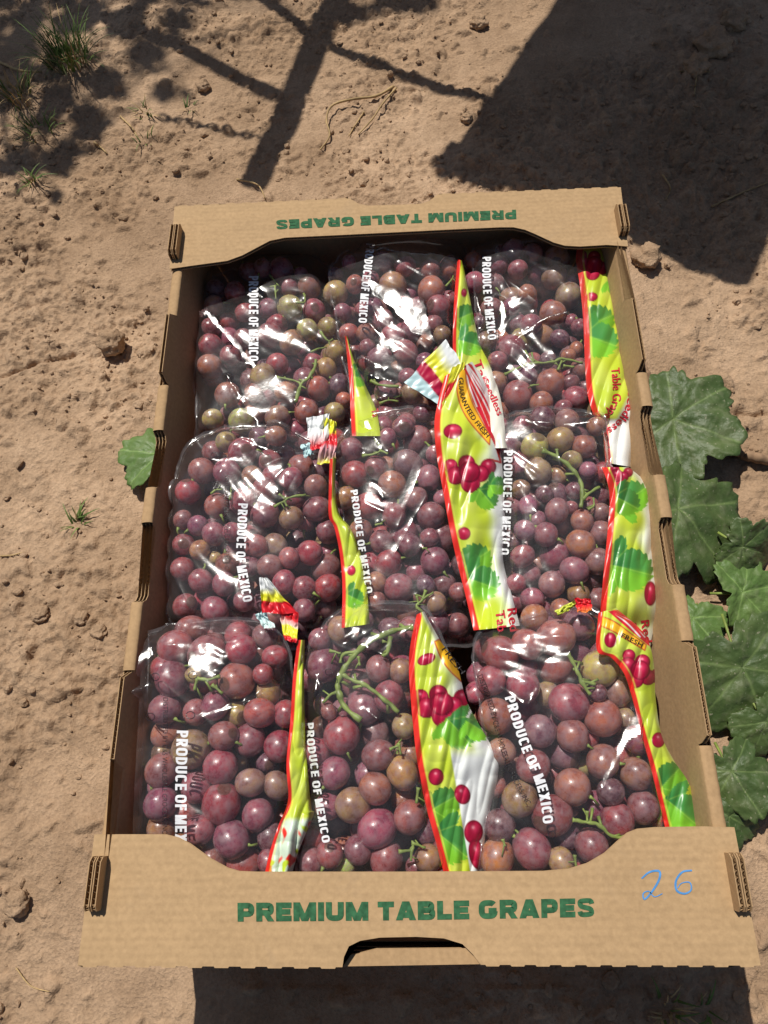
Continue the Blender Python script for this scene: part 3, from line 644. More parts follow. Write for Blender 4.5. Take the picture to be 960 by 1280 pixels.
# deeper grapes that close the gaps
for key in BAGS:
    b = BAGS[key]; ol = np.array(b['outline'], float); pol = un(ol, RIM-.03)[:, :2]; pol = pol.mean(0)+(pol-pol.mean(0))*.93; lo, hi = pol.min(0), pol.max(0); n = 0
    for _ in range(4200):
        if n >= 110: break
        x, y = RNG.uniform(lo, hi)
        if abs(x) > .158 or abs(y) > .268 or not inpoly(np.array(x), np.array(y), pol): continue
        zt = zs(key, pj([[x, y, RIM-.03]]))[0]; z = RNG.uniform(max(.016, zt-.070), zt-.013); r = RNG.uniform(.0082, .0108)
        A = np.array(placed); dist = np.linalg.norm(A[:, :3]-np.array([x, y, z]), axis=1)
        if ((A[:, 3]+r)*.88 > dist).any(): continue
        placed.append((x, y, z, r)); GR_BY[key].append((x, y, z, r, random.choice(['p','p','d','r','m','po']), 0)); n += 1
def tube(path, rad, sides=7):
    P = np.asarray(path, float); n = len(P); tg = np.gradient(P, axis=0); tg /= np.linalg.norm(tg, axis=1)[:, None]+1e-12
    rad = np.broadcast_to(rad, n); V = []
    a = np.array([0, 0, 1.0]) if abs(tg[0][2]) < .9 else np.array([1.0, 0, 0])
    for i in range(n):
        u = np.cross(tg[i], a); u /= np.linalg.norm(u)+1e-12; v = np.cross(tg[i], u)
        for k in range(sides):
            t = 2*math.pi*k/sides; V.append(P[i]+(u*math.cos(t)+v*math.sin(t))*rad[i])
    q = [[i*sides+k, i*sides+(k+1) % sides, (i+1)*sides+(k+1) % sides, (i+1)*sides+k] for i in range(n-1) for k in range(sides)]
    # closing caps
    V.append(P[0]); V.append(P[-1]); e0, e1 = len(V)-2, len(V)-1
    q += [[e0, (k+1) % sides, k, k] for k in range(sides)] + [[e1, (n-1)*sides+k, (n-1)*sides+(k+1) % sides, (n-1)*sides+(k+1) % sides] for k in range(sides)]
    return V, q
def join(parts):
    V = []; Fc = []
    for v, f in parts:
        b = len(V); V += [tuple(x) for x in v]; Fc += [[i+b for i in dict.fromkeys(q)] for q in f]
    return V, Fc
STEM_PTS = []; rng2 = np.random.default_rng(5)
for key in BAGS:
    b = BAGS[key]; x0, y0, s = b['o']; G = GR_BY[key]
    cx, cy = np.mean([g[0] for g in G]), np.mean([g[1] for g in G]); zlo = min(g[2]-g[3] for g in G)
    root = thing('grape_bunch', 'bunch of %s, %s' % (gshort[key], where[key]), 'grapes', (cx, cy, zlo), 'bunches of grapes in the bags')
    for (x, y, z, r, c, top) in G:
        if c in ('p', 'm') and random.random() < .16: c = random.choice(['po', 'py', 'o', 'my'])
        me = random.choice(GM); o = bpy.data.objects.new('grape', me); link(o, root)
        o.location = (x-cx, y-cy, z-zlo); o.scale = (r*random.uniform(.96, 1.04), r*random.uniform(.96, 1.04), r*random.uniform(.98, 1.06)); o.rotation_euler = (random.uniform(0, 6.3), random.uniform(0, 6.3), random.uniform(0, 6.3))
        col = np.mean([GCOL[q] for q in c], axis=0)*np.array([random.uniform(.82, 1.2), random.uniform(.8, 1.2), random.uniform(.8, 1.2)])*random.uniform(.88, 1.12)
        o.color = (*col, 1)
    for (x, y, z, r, c, top) in G:
        if top and rng2.random() < .34:
            an = rng2.uniform(0, 6.28); d2 = np.array([math.cos(an), math.sin(an), 0]); p0 = np.array([x, y, z])+d2*r*.93+np.array([0, 0, r*.22])
            pe = [p0, p0+d2*.0028+np.array([0, 0, -.0004]), p0+d2*.0060+np.array([rng2.normal(0, .0012), rng2.normal(0, .0012), -.003])]
            V, Fc = join([tube(pe, [.0016, .0007, .0011], 6)]); mesh_py('pedicel', V-np.array([cx, cy, zlo]), Fc, M_STEM, root, True)
    for st in b['stems'].split('|'):
        w, pp = st.split(':'); P = np.array([[float(v) for v in q.split()] for q in pp.split(',')])
        P = np.stack([x0+P[:, 0]/s, y0+P[:, 1]/s], 1); n = max(6, int(np.linalg.norm(np.diff(P, axis=0), axis=1).sum()/3))
        P = cr(P, n); rp = float(w)/s; Q = un(P, zs(key, P)+.0005); rm = rp*depth_scale(Q)
        Q = Q+.0006*np.stack([perlin(np.arange(n)*.35, np.zeros(n), 3), perlin(np.arange(n)*.35, np.ones(n), 4), np.zeros(n)], 1); rm = rm*(1+.16*np.sin(np.arange(n)*1.3+float(w))+.16*np.cos(np.arange(n)*.53)); rm[0] *= 1.25; rm[-1] *= 1.2
        tw = [tube(Q, rm*.88)]
        for q in range(3, n-2, max(4, n//5)):
            an = rng2.uniform(0, 6.28); ln = rng2.uniform(.004, .009); dv = np.array([math.cos(an), math.sin(an), rng2.uniform(-.9, -.2)])
            tw.append(tube([Q[q], Q[q]+dv*ln*.5+np.array([0, 0, .0006]), Q[q]+dv*ln], [rm[q]*.6, rm[q]*.5, rm[q]*.75], 6))
        V, Fc = join(tw); STEM_PTS += [(key, *q, m) for q, m in zip(Q, rm)]
        mesh_py('stem', V-np.array([cx, cy, zlo]), Fc, M_STEM, root, True)

# ------------------------------------------------------------------ film
ST = .0018
def parab(h, Rc, win, sign):
    # separable paraboloid dilation (sign=1) or erosion (sign=-1)
    for ax in (0, 1):
        out = h.copy()
        for k in range(1, win+1):
            pen = (k*ST)**2/(2*Rc)
            for sg in (-1, 1):
                sh = np.roll(h, sg*k, ax)
                out = np.maximum(out, sh-pen) if sign > 0 else np.minimum(out, sh+pen)
        h = out
    return h
EX = np.arange(-.215, .2151, ST); EY = np.arange(-.33, .3301, ST); EXX, EYY = np.meshgrid(EX, EY, indexing='ij')
def envelope(G, base, grow=.0008):
    h = np.full(EXX.shape, base)
    for g in G:
        x, y, z, r = g[:4]; r = r*1.05+grow
        i0, i1 = np.searchsorted(EX, x-r), np.searchsorted(EX, x+r); j0, j1 = np.searchsorted(EY, y-r), np.searchsorted(EY, y+r)
        if i1 <= i0 or j1 <= j0: continue
        d2 = (EXX[i0:i1, j0:j1]-x)**2+(EYY[i0:i1, j0:j1]-y)**2
        h[i0:i1, j0:j1] = np.maximum(h[i0:i1, j0:j1], np.where(d2 < r*r, z+np.sqrt(np.maximum(r*r-d2, 0)), base))
    return h
def sample(h, X, Y):
    fx = np.clip((X-EX[0])/ST, 0, len(EX)-1.001); fy = np.clip((Y-EY[0])/ST, 0, len(EY)-1.001)
    i = fx.astype(int); j = fy.astype(int); u = fx-i; v = fy-j
    return (h[i,j]*(1-u)+h[i+1,j]*u)*(1-v)+(h[i,j+1]*(1-u)+h[i+1,j+1]*u)*v
def blur(h, n):
    for _ in range(n):
        h = (h+np.roll(h,1,0)+np.roll(h,-1,0))/3; h = (h+np.roll(h,1,1)+np.roll(h,-1,1))/3
    return h
FACETS = {
 'BL': [[(267,350),(293,338),(332,372),(291,368)], [(252,399),(263,393),(296,424),(324,461),(317,463),(285,430)], [(282,470),(286,470),(309,506),(305,507)], [(306,505),(310,505),(330,536),(322,537)]],
 'BM': [[(442,352),(455,353),(531,384),(544,435),(514,421),(487,388)], [(458,409),(463,409),(495,443),(491,445)], [(448,452),(456,450),(484,466),(480,468)]],
 'BR': [[(621,378),(632,382),(632,421),(624,426)], [(641,428),(674,408),(706,403),(706,406),(675,412),(644,431)], [(632,382),(654,376),(640,392)]],
 'ML': [[(300,548),(330,556),(352,566),(330,562)], [(262,574),(300,572),(302,575),(264,577)]],
 'MM': [[(466,604),(471,606),(482,622),(478,624)], [(450,524),(462,522),(466,534),(456,536)]],
 'MR': [[(655,525),(689,528),(688,531),(655,528)], [(703,528),(738,529),(738,533),(703,532)], [(642,568),(650,572),(668,600),(664,602)]],
 'FL': [[(153,830),(186,806),(196,812),(162,846)], [(239,819),(283,822),(286,834),(239,836)], [(165,866),(190,852),(192,856),(168,870)], [(247,893),(300,884),(335,866),(336,869),(300,888),(250,898)], [(152,842),(158,842),(157,900),(152,900)]],
 'FM': [[(450,886),(456,884),(476,902),(472,903)], [(395,845),(400,842),(398,870),(394,870)], [(428,798),(446,786),(448,790),(430,803)]],
 'FR': [[(792,880),(800,897),(797,925),(783,936),(749,987),(747,978),(766,939)], [(625,858),(634,862),(658,882),(654,884)], [(657,882),(668,858),(671,860),(660,884)]],
}
HOLES = {'FL': [(194,846),(188,896),(238,894),(241,844)], 'ML': [(268,569),(271,606),(267,687)], 'BL': [(286,432),(303,500)], 'FM': [(411,840)], 'FR': [(690,1043)], 'BR': [], 'BM': [], 'MM': [], 'MR': []}
E_ALL = envelope(placed, RIM-.10); E_ALL = parab(parab(E_ALL, .030, 14, 1), .030, 14, -1)
FILM = {}
ROOTS = {}
class Surf:
    def __init__(s, V):
        s.V = np.asarray(V); s.px = pj(s.V); s.t = -((s.V-C) @ R)[:, 2]
        s.kd = kdtree.KDTree(len(V))
        for i, p in enumerate(s.px): s.kd.insert((p[0], p[1], 0), i)
        s.kd.balance()
    def at(s, P, lift=.0007):
        out = []
        lift = np.broadcast_to(lift, len(np.atleast_2d(P)))
        for p, d, lf in zip(np.atleast_2d(P), rays(P), lift):
            f = s.kd.find_n((p[0], p[1], 0), 4); w = np.array([1/(q[2]+.15) for q in f]); t = (w*np.array([s.t[q[1]] for q in f])).sum()/w.sum()
            out.append(C+d*(t-lf))
        return np.array(out)
def text_on(surf, s, path, cap, mat, parent, bold=.0, name='lettering', lift=.0007):
    P, Fc, Ly = text_px(s, path, cap, bold); V = surf.at(P, lift+.00004*Ly)
    return mesh_np(name, V-np.array(parent.matrix_world.translation if False else ROOTLOC[parent.name]), Fc, mat, parent, False)
ROOTLOC = {}
for key in BAGS:
    b = BAGS[key]; G = GR_BY[key]; rr = np.random.default_rng(sum(map(ord, key)))
    ol = cr(b['outline'], 340, True); ol = ol + 1.6*np.stack([perlin(np.arange(340)*.11, np.zeros(340), 3), perlin(np.arange(340)*.11, np.zeros(340), 8)], 1)
    cpx = ol.mean(0); zed = zs(key, ol)-.009; oW = un(ol, zed); cW = un1(cpx[0], cpx[1], zs(key, cpx)[0])
    nr = 96; tt = np.linspace(0, 1, nr)**.85
    XY = cW[None, None, :2]+(oW[:, None, :2]-cW[None, None, :2])*tt[None, :, None]
    X, Y = XY[..., 0], XY[..., 1]
    grs = [g for g in G if g[5]] + [(q[1], q[2], q[3], q[4], 0, 1) for q in STEM_PTS if q[0] == key]
    h0 = envelope(grs, RIM-.075, .0007); hb = np.maximum(h0, envelope([(p[0], p[1], zq-.003, .003) for p, zq in zip(oW, zed)], RIM-.075, 0)); RC = .15
    E = parab(parab(hb, RC, 34, 1), RC, 34, -1); E = np.maximum(blur(E, 3), h0)
    h = sample(E, X, Y)+.0009
    rad = np.linalg.norm(oW[:, None, :2]-cW[:2], axis=2); dist = (1-tt)[None, :]*rad
    g = np.sqrt(np.clip(1-(1-np.clip(dist/.009, 0, 1))**2, 0, 1))
    h = zed[:, None]+(np.maximum(h, zed[:, None])-zed[:, None])*g
    # creases in the film
    pol = oW[:, :2]; lo, hi = pol.min(0), pol.max(0); wr = np.zeros_like(h)
    for k in range(14):
        p0 = rr.uniform(lo, hi); an = rr.normal(-.9, .7) if rr.random() < .6 else rr.uniform(0, 3.14); ln = rr.uniform(.012, .06)
        seg = np.array([p0, p0+ln*np.array([math.cos(an), math.sin(an)])]); d = polydist(X, Y, seg, False)
        wr += rr.uniform(.0004, .0012)*np.exp(-(d/rr.uniform(.0015, .004)))
    fa = -.75+rr.normal(0, .25); am = smooth01(.40+1.2*fbm(X*14+3, Y*14, 2, 35))*(.38 if key in ('BL', 'ML', 'MM') else .75); ph = (X*math.sin(-fa)+Y*math.cos(fa))*2*np.pi/.020+2.2*fbm(X*15, Y*15, 2, 36)
    wr += .00075*am*(np.sin(ph)+.35*np.sin(2.3*ph+1))
    # gathers radiating from the top corner near the printed strip
    tp = un1(*(np.array(b['outline'][int(len(b['outline'])*.36)])), RIM)[:2]
    th = np.arctan2(Y-tp[1], X-tp[0]); rd = np.hypot(X-tp[0], Y-tp[1])
    wr += .0012*np.abs(np.sin(th*9+rr.uniform(0, 3)+.6*np.sin(rd*60)))*np.exp(-rd/.045)
    wr += .0004*fbm(X*17, Y*17, 2, 31)+.0010+dict(BL=.0, ML=.0, MM=.0, MR=.0).get(key, .008)*(1-((1-dist/np.maximum(rad, .03))**2))
    h = h+np.maximum(wr, 0)*smooth01(dist/.01)
    # flat taut facets that catch the sun
    for poly in FACETS[key]:
        pw = un(poly, zs(key, poly)+.003); cen = pw.mean(0); v = C-cen; v /= np.linalg.norm(v); hv = v+SUN; hv /= np.linalg.norm(hv)
        gxx, gyy = -hv[0]/hv[2], -hv[1]/hv[2]; ins = inpoly(X, Y, pw[:, :2]); sd = polydist(X, Y, pw[:, :2])*np.where(ins, 1, -1)+.0016*fbm(X*140, Y*140, 2, 51)
        if not ins.any(): continue
        off = np.percentile((h-gxx*(X-cen[0])-gyy*(Y-cen[1]))[ins], 82); pl = off+gxx*(X-cen[0])+gyy*(Y-cen[1])
        ev, ew = np.linalg.eigh(np.cov((pw[:, :2]-cen[:2]).T)); mn = (X-cen[0])*ew[0, 0]+(Y-cen[1])*ew[1, 0]; mj = (X-cen[0])*ew[0, 1]+(Y-cen[1])*ew[1, 1]
        pl = pl-mn*mn*min(14.0, .075/(2*math.sqrt(ev[0])+1e-5))-mj*mj*min(3.0, .05/(2*math.sqrt(ev[1])+1e-5))
        pl = pl+.00035*fbm(X*60, Y*60, 2, 52)
        h = h+(pl-h)*smooth01((sd+.0028)/.0040)
    h = np.maximum(h, sample(np.maximum(parab(h0, .004, 2, 1), h0), X, Y)+.0002)
    h[:, 0] = h[:, 0].mean()
    V = np.stack([X, Y, h], -1); sk = []
    for f_, dz in ((1.0, .006), (.985, .016), (.955, .03), (.92, .045)):   # skirt turning under the bag
        P = np.concatenate([cW[None, :2]+(oW[:, :2]-cW[:2])*f_, (h[:, -1]-dz)[:, None]], 1); P[:, 2] = np.maximum(P[:, 2], .006); sk.append(P)
    V = np.concatenate([V, np.stack(sk, 1)], 1); lim = .1645+.0215*np.clip(V[..., 2]/H, 0, 1.02); V[..., 0] = np.clip(V[..., 0], -lim, lim); V[..., 1] = np.clip(V[..., 1], -.284, .284)
    lowd = V[..., 1] < -.235; V[..., 2] = np.where(lowd, np.minimum(V[..., 2], RIM-T-.001), V[..., 2])
    lowd = V[..., 1] > .225; V[..., 2] = np.where(lowd, np.minimum(V[..., 2], RIM-T-.001), V[..., 2])
    cx, cy, zlo = V[..., 0].mean(), V[..., 1].mean(), V[..., 2].min()
    root = thing('grape_bag', '%s, %s' % (feat[key], where[key]), 'bag', (cx, cy, zlo), 'clear bags packed in the carton')
    ROOTS[key] = root; ROOTLOC[root.name] = np.array([cx, cy, zlo])
    film = mesh_np('film', V.reshape(-1, 3)-ROOTLOC[root.name], grid_quads(340, V.shape[1], True), M_FILM, root)
    FILM[key] = Surf(V[:, :nr].reshape(-1, 3))
    ea = V[:, nr-2]; eb = V[:, nr-1].copy(); od = eb[:, :2]-cW[:2]; od /= np.linalg.norm(od, axis=1)[:, None]; wv = (.0016+.0009*perlin(np.arange(340)*.16, np.zeros(340), 12))[:, None]
    ec = eb.copy(); ec[:, :2] = np.clip(eb[:, :2]+od*wv, (-.1865, -.284), (.1865, .284)); ec[:, 2] += .0006+.0012*perlin(np.arange(340)*.21, np.ones(340), 14)
    mesh_np('seam', np.stack([ea, eb, ec], 1).reshape(-1, 3)+np.array([0, 0, .0004])-ROOTLOC[root.name], grid_quads(340, 3, True), M_SEAM, root)
    for (hx, hy) in HOLES[key]:
        t = np.linspace(0, 2*np.pi, 25)[:-1]; e = 4.8 if key == 'FL' else 4.0
        A = FILM[key].at(np.stack([hx+e*np.cos(t), hy+e*.85*np.sin(t)], 1), .0004); B = FILM[key].at(np.stack([hx+e*1.22*np.cos(t), hy+e*1.06*np.sin(t)], 1), .0004)
        VV = np.concatenate([A, B])-ROOTLOC[root.name]
        mesh_py('vent_hole', VV, [(i, (i+1) % 24, 24+(i+1) % 24, 24+i) for i in range(24)], M_HOLE, root)

# ------------------------------------------------------------------ printing on the film
PM = 'PRODUCE OF MEXICO'
for key, path, cap in (('BL', [(311,345),(311,400),(311,451)], 12), ('BM', [(458,304),(451,365),(448,403)], 10.5), ('BR', [(603,321),(603,350),(606,390),(610,425)], 11),
    ('ML', [(298,629),(296,670),(295,700),(298,720),(304,753)], 12), ('MM', [(438,613),(443,650),(447,680),(452,710),(457,742)], 9), ('MR', [(630,563),(629,610),(627,660),(625,693)], 11),
    ('FL', [(221,913),(219,980),(219,1080)], 14.5), ('FM', [(382,904),(384,930),(388,960),(391,985),(396,1015),(403,1054)], 10), ('FR', [(631,872),(641,905),(651,935),(664,965),(674,995),(679,1030)], 13)):
    text_on(FILM[key], PM, path, cap, M_WHITE, ROOTS[key], ('block',.19,.56))
for key, path, cap in (('FL', [(204,872),(203,950),(203,1044)], 6.5), ('FR', [(597,845),(610,880),(622,925),(636,965),(659,1008)], 7), ('ML', [(281,594),(280,650),(281,712)], 5.5)):
    text_on(FILM[key], 'DISTRIBUTED BY C&S WHOLESALE GROCERS, INC.', path, cap, M_BLACK, ROOTS[key], .0)

# ------------------------------------------------------------------ printed strips
LIME = np.array((.47,.58,.035)); LIME2 = np.array((.58,.64,.13)); WHT = np.array((.78,.80,.78)); RED = np.array((.70,.03,.02)); CRIM = np.array((.34,.006,.035))
YEL = np.array((.80,.66,.03)); ORG = np.array((.86,.46,.02)); GRN = np.array((.13,.37,.025)); GRD = np.array((.028,.17,.04)); PALE = np.array((.62,.74,.72))
def lay(c, col, m): return c*(1-m[:, None])+np.asarray(col)*m[:, None]
def berry(c, x, y, cx, cy, r, ry=None, a=0):
    ry = ry or r; ca, sa = math.cos(a), math.sin(a); u = ((x-cx)*ca+(y-cy)*sa)/r; v = (-(x-cx)*sa+(y-cy)*ca)/ry; d = np.hypot(u, v)
    k = smooth01((1.05-d)*r/1.2); col = CRIM[None]*(1.15-.5*smooth01(np.clip(u*.6+v*.6, 0, 1))[:, None])*(1-.35*(d > .82))[:, None]
    col = col+np.array((.20,.02,.05))*np.exp(-(((u-.1)/.42)**2+((v+.25)/.35)**2))[:, None]+np.array((.38,.28,.30))*np.exp(-(((u+.05)/.16)**2+((v+.38)/.14)**2))[:, None]
    return c*(1-k[:, None])+col*k[:, None]
def cluster(c, x, y, cx, cy, s, a=0):
    ca, sa = math.cos(a), math.sin(a)
    for (u, v, r) in ((-.42,-.16,.17),(-.30,.06,.22),(.45,-.14,.19),(.28,.02,.2),(-.05,-.22,.2),(.04,.24,.23),(.02,-.02,.25)):
        c = berry(c, x, y, cx+s*(u*ca-v*sa), cy+s*(u*sa+v*ca), r*s)
    return c
def pleaf(c, x, y, cx, cy, s, a, bright=1.0):
    dx, dy = x-cx, y-cy; th = np.arctan2(dy, dx)-a; d = np.hypot(dx, dy); th = (th+np.pi) % (2*np.pi)-np.pi
    lob = .50+.50*np.abs(np.cos(th*1.5))**.8*np.clip(1-.12*np.abs(th), .3, 1); lob = lob*(1-.09*((th*5.2) % 1.0))
    lob = lob*(1-.86*smooth01((np.abs(th)-1.35)/.75))
    k = smooth01((s*lob-d)/1.0+.5); side = smooth01(.5+np.sin(th)*3)
    col = (GRD*bright)[None]*(1-side[:, None])+(GRN*bright)[None]*side[:, None]
    vein = np.zeros_like(d)
    for v in (0, 1.05, -1.05, 2.0, -2.0): vein = np.maximum(vein, np.exp(-((d*np.sin(th-v))/.9)**2)*(np.cos(th-v) > 0))
    col = col+np.array((.16,.22,.03))*(vein*.6)[:, None]+np.array((.10,.16,.0))*(.5*np.clip(d/s, 0, 1))[:, None]
    return c*(1-k[:, None])+col*k[:, None]
def emblem(c, x, y, top, outer, inner, red, lines):
    """orange crescent with a red fan of fine white rays beside it"""
    if red is not None:
        c = lay(c, np.array((.55,.012,.03)), smooth01(polydist(x, y, red)*np.where(inpoly(x, y, red), 1, -1)/.8+.5))
        for q in lines: c = lay(c, np.array((.80,.72,.70)), smooth01(1.35-polydist(x, y, cr([top]+q, 14), False))*inpoly(x, y, red))
    cres = list(outer)+list(inner)[::-1]; d = polydist(x, y, cres); ins = inpoly(x, y, cres)
    c = lay(c, ORG, smooth01(d*np.where(ins, 1, -1)/.8+.5)); return lay(c, np.array((.45,.05,.02)), np.exp(-(d/.9)**2))
def strip(key, rows, nu, nv, paint, arch=.003, edgew=8.0, redge=True, lift=.0042, drop=.008, crumple=.0024, fade=.55, name='printed_strip', zoff=None, seed=0):
    """rows: (left x, left y, right x, right y); the strip follows the bag from its open end downwards"""
    rows = np.array(rows, float); Lp = cr(rows[:, :2], nv); Rp = cr(rows[:, 2:4], nv)
    u = np.linspace(0, 1, nu); P = Lp[:, None]+(Rp-Lp)[:, None]*u[None, :, None]; P = P.reshape(-1, 2)
    z = zs(key, P)+lift
    for _ in range(2):
        W = un(P, z); z = np.maximum(zs(key, P)+lift, sample(E_ALL, W[:, 0], W[:, 1])+.0016)
    zz = z.reshape(nv, nu)
    for _ in range(70):
        zz = np.maximum(zz, zz); p = np.pad(zz, 1, mode='edge'); zz = (p[1:-1,1:-1]*2+p[:-2,1:-1]+p[2:,1:-1]+p[1:-1,:-2]+p[1:-1,2:])/6
    U = np.tile(u, nv); Vv = np.repeat(np.linspace(0, 1, nv), nu)
    zz = zz.ravel()+arch*np.sin(np.pi*np.clip(U, 0, 1))-drop*np.clip((U-.8)/.2, 0, 1)**2
    if zoff is not None: zz = zz+np.interp(Vv, np.linspace(0, 1, len(zoff)), zoff)
    zz = zz+crumple*(np.abs(perlin(P[:, 0]*.052+P[:, 1]*.010, P[:, 1]*.010, 60+seed))*2.0+.5*np.abs(perlin(P[:, 0]*.03-P[:, 1]*.02, P[:, 1]*.03+P[:, 0]*.02, 62+seed)))
    W = un(P, zz); x, y = P[:, 0], P[:, 1]; wpx = np.repeat(np.linalg.norm(Rp-Lp, axis=1), nu); du = U*wpx
    n = perlin(x*.045, y*.035, 70+seed)
    c = LIME[None]*(1-smooth01(.5+n)[:, None]*.5)+LIME2[None]*(smooth01(.5+n)[:, None]*.5)
    c = lay(c, WHT, smooth01((U-fade+.06+.16*n)/.40))
    c = lay(c, np.array((.60,.66,.04)), .35*smooth01(perlin(x*.03+9, y*.022, 77+seed)*1.6)*(U < fade+.1))
    c = paint(c, x, y, U)
    if redge:
        c = lay(c, RED, smooth01((edgew-du)/1.2)*(U < .6)); c = lay(c, np.array((.85,.78,.1)), np.exp(-((du-edgew-1.0)/1.1)**2)*.5*(U < .6))
    root = ROOTS[key]; o = mesh_np(name, W-ROOTLOC[root.name], grid_quads(nv, nu), M_PRINT, root); vcol(o, np.clip(c, 0, .9))
    return o, Surf(W)
def ptext(surf, root, s, path, cap, mat, bold=.03): return text_on(surf, s, path, cap, mat, root, bold, lift=.0006)

def pMM(c, x, y, U):
    c = emblem(c, x, y, (581,452), cr([(577,456),(571,478),(574,502),(586,526),(612,556)], 20), cr([(582,454),(583,478),(590,502),(600,522),(613,545)], 20),
        [(582,452),(584,478),(591,502),(602,523),(618,556),(625,578),(626,550),(616,510),(600,475),(590,456)], [[(586,480),(596,508)],[(588,476),(602,508),(612,532)],[(590,474),(606,504),(617,530),(620,552)],[(592,472),(609,500),(620,530)],[(594,470),(612,500)],[(600,478),(616,512)]])
    c = lay(c, RED*.8, smooth01(1.8-polydist(x, y, [(577,452),(600,500),(618,545),(626,578),(612,574)], False)))
    c = berry(c, x, y, 566, 539, 12, 9.5, -.1); c = cluster(c, x, y, 586, 591, 54)
    c = pleaf(c, x, y, 600, 612, 30, .9); c = pleaf(c, x, y, 612, 606, 24, .1, 1.3); c = berry(c, x, y, 580, 667, 8.5)
    c = pleaf(c, x, y, 577, 712, 44, -.6); c = pleaf(c, x, y, 582, 722, 46, .35, 1.25)
    c = lay(c, np.array((.62,.70,.01)), smooth01((y-742)/10)*smooth01(.7-U)*.9)
    return c
o, sMM = strip('MM', [(556,470,590,452),(548,500,606,478),(543,530,620,520),(546,570,627,575),(554,615,630,620),(562,660,631,660),(572,705,629,700),(582,745,640,745),(592,788,650,782)], 88, 300, pMM, fade=.62, seed=1, zoff=[.006,.004,.002,0,0,0,0])
ptext(sMM, ROOTS['MM'], 'GUARANTEED FRESH', [(573,472),(574,490),(580,508),(591,526),(608,547)], 6.5, M_BLACK, .0)
ptext(sMM, ROOTS['MM'], 'Red', [(634,761),(636,775),(638,790)], 12, M_REDP); ptext(sMM, ROOTS['MM'], 'Tab', [(619,764),(621,777),(622,790)], 12, M_REDP)
def pFM(c, x, y, U):
    c = emblem(c, x, y, (548,800), cr([(543,802),(551,822),(562,838),(582,857)], 16), cr([(549,799),(562,812),(574,828),(584,846)], 16), None, [])
    c = berry(c, x, y, 533, 824, 12, 7, -.4); c = cluster(c, x, y, 551, 881, 60)
    c = pleaf(c, x, y, 561, 900, 44, .85); c = pleaf(c, x, y, 585, 902, 34, .6, 1.35); c = berry(c, x, y, 545, 971, 10, 11)
    c = pleaf(c, x, y, 540, 1012, 40, -.5, .9); c = pleaf(c, x, y, 546, 1040, 52, .7, 1.15)
    c = lay(c, WHT*.95, smooth01(((x-558)-(y-914)*.165)/2)*smooth01((y-930)/20))
    c = berry(c, x, y, 578, 993, 10, 13, -.3); c = berry(c, x, y, 592, 1040, 12, 15); c = berry(c, x, y, 596, 1068, 10, 20, -.2)
    return c
o, sFM = strip('FM', [(521,768,530,764),(514,800,550,800),(511,832,571,832),(514,881,585,880),(520,941,619,942),(526,975,622,972),(533,1010,613,1010),(544,1050,606,1050),(556,1096,603,1096)], 96, 300, pFM, fade=.66, seed=2, zoff=[0,.003,.004,.003,0,-.002,-.005])
ptext(sFM, ROOTS['FM'], 'FRESH', [(552,812),(564,828),(577,843)], 7, M_BLACK, .0)
def pFR(c, x, y, U):
    c = emblem(c, x, y, (770,768), cr([(746,780),(766,789),(786,801),(806,813)], 16), cr([(748,769),(768,777),(790,793),(808,806)], 16), [(760,764),(790,790),(812,808),(816,800),(795,775),(772,762)], [[(785,780),(800,796)],[(790,778),(806,796)]])
    c = lay(c, RED*.85, smooth01(1.6-polydist(x, y, [(770,768),(790,778),(808,796),(818,816)], False)))
    c = berry(c, x, y, 763, 800, 8, 10); c = cluster(c, x, y, 799, 838, 50, .6); c = berry(c, x, y, 823, 925, 8.5, 10)
    c = pleaf(c, x, y, 826, 985, 40, -.8, .9); c = pleaf(c, x, y, 834, 1000, 50, .7, 1.25)
    return c
o, sFR = strip('FR', [(748,766,770,760),(746,812,800,786),(764,822,812,806),(780,842,818,836),(789,868,819,866),(796,895,823,900),(804,926,829,925),(813,958,842,950),(824,1003,864,986),(834,1046,873,1040)], 80, 280, pFR, edgew=6.5, fade=.98, seed=3, drop=.004, zoff=[.004,.003,0,0,-.002,-.004])
ptext(sFR, ROOTS['FR'], 'FRESH', [(776,796),(790,803),(802,809)], 6, M_BLACK, .0)
def pBR(c, x, y, U):
    c = cluster(c, x, y, 742, 331, 42, .3); c = berry(c, x, y, 740, 371, 7.5, 6); c = pleaf(c, x, y, 728, 410, 44, -.4, .9); c = pleaf(c, x, y, 730, 418, 46, .35, 1.3); c = pleaf(c, x, y, 762, 350, 26, .7, 1.2)
    c = lay(c, WHT, smooth01((x-(795-(y-470)*.50))/9)*smooth01((y-440)/20)); c = lay(c, WHT, smooth01((y-522)/5))
    return c
o, sBR = strip('BR', [(722,306,757,304),(720,325,762,325),(725,358,768,360),(729,400,777,410),(731,450,783,450),(734,490,792,480),(742,518,798,510),(752,530,798,540),(757,578,790,584)], 84, 260, pBR, fade=.99, seed=4, edgew=8, zoff=[-.006,-.002,0,.002,.004])
ptext(sBR, ROOTS['BR'], 'Red Seedless', [(781,458),(785,480),(783,505),(772,525),(758,536)], 10, M_REDP); ptext(sBR, ROOTS['BR'], 'Table Grapes', [(764,460),(766,485),(764,505),(752,524)], 11, M_REDP)
def pMR(c, x, y, U):
    c = cluster(c, x, y, 770, 595, 34); c = pleaf(c, x, y, 775, 632, 42, -.6, 1.2); c = pleaf(c, x, y, 768, 620, 36, .5, .8); c = pleaf(c, x, y, 758, 700, 30, -.5, .8); c = pleaf(c, x, y, 764, 706, 56, .25, 1.2)
    c = berry(c, x, y, 813, 742, 8, 16)
    return c
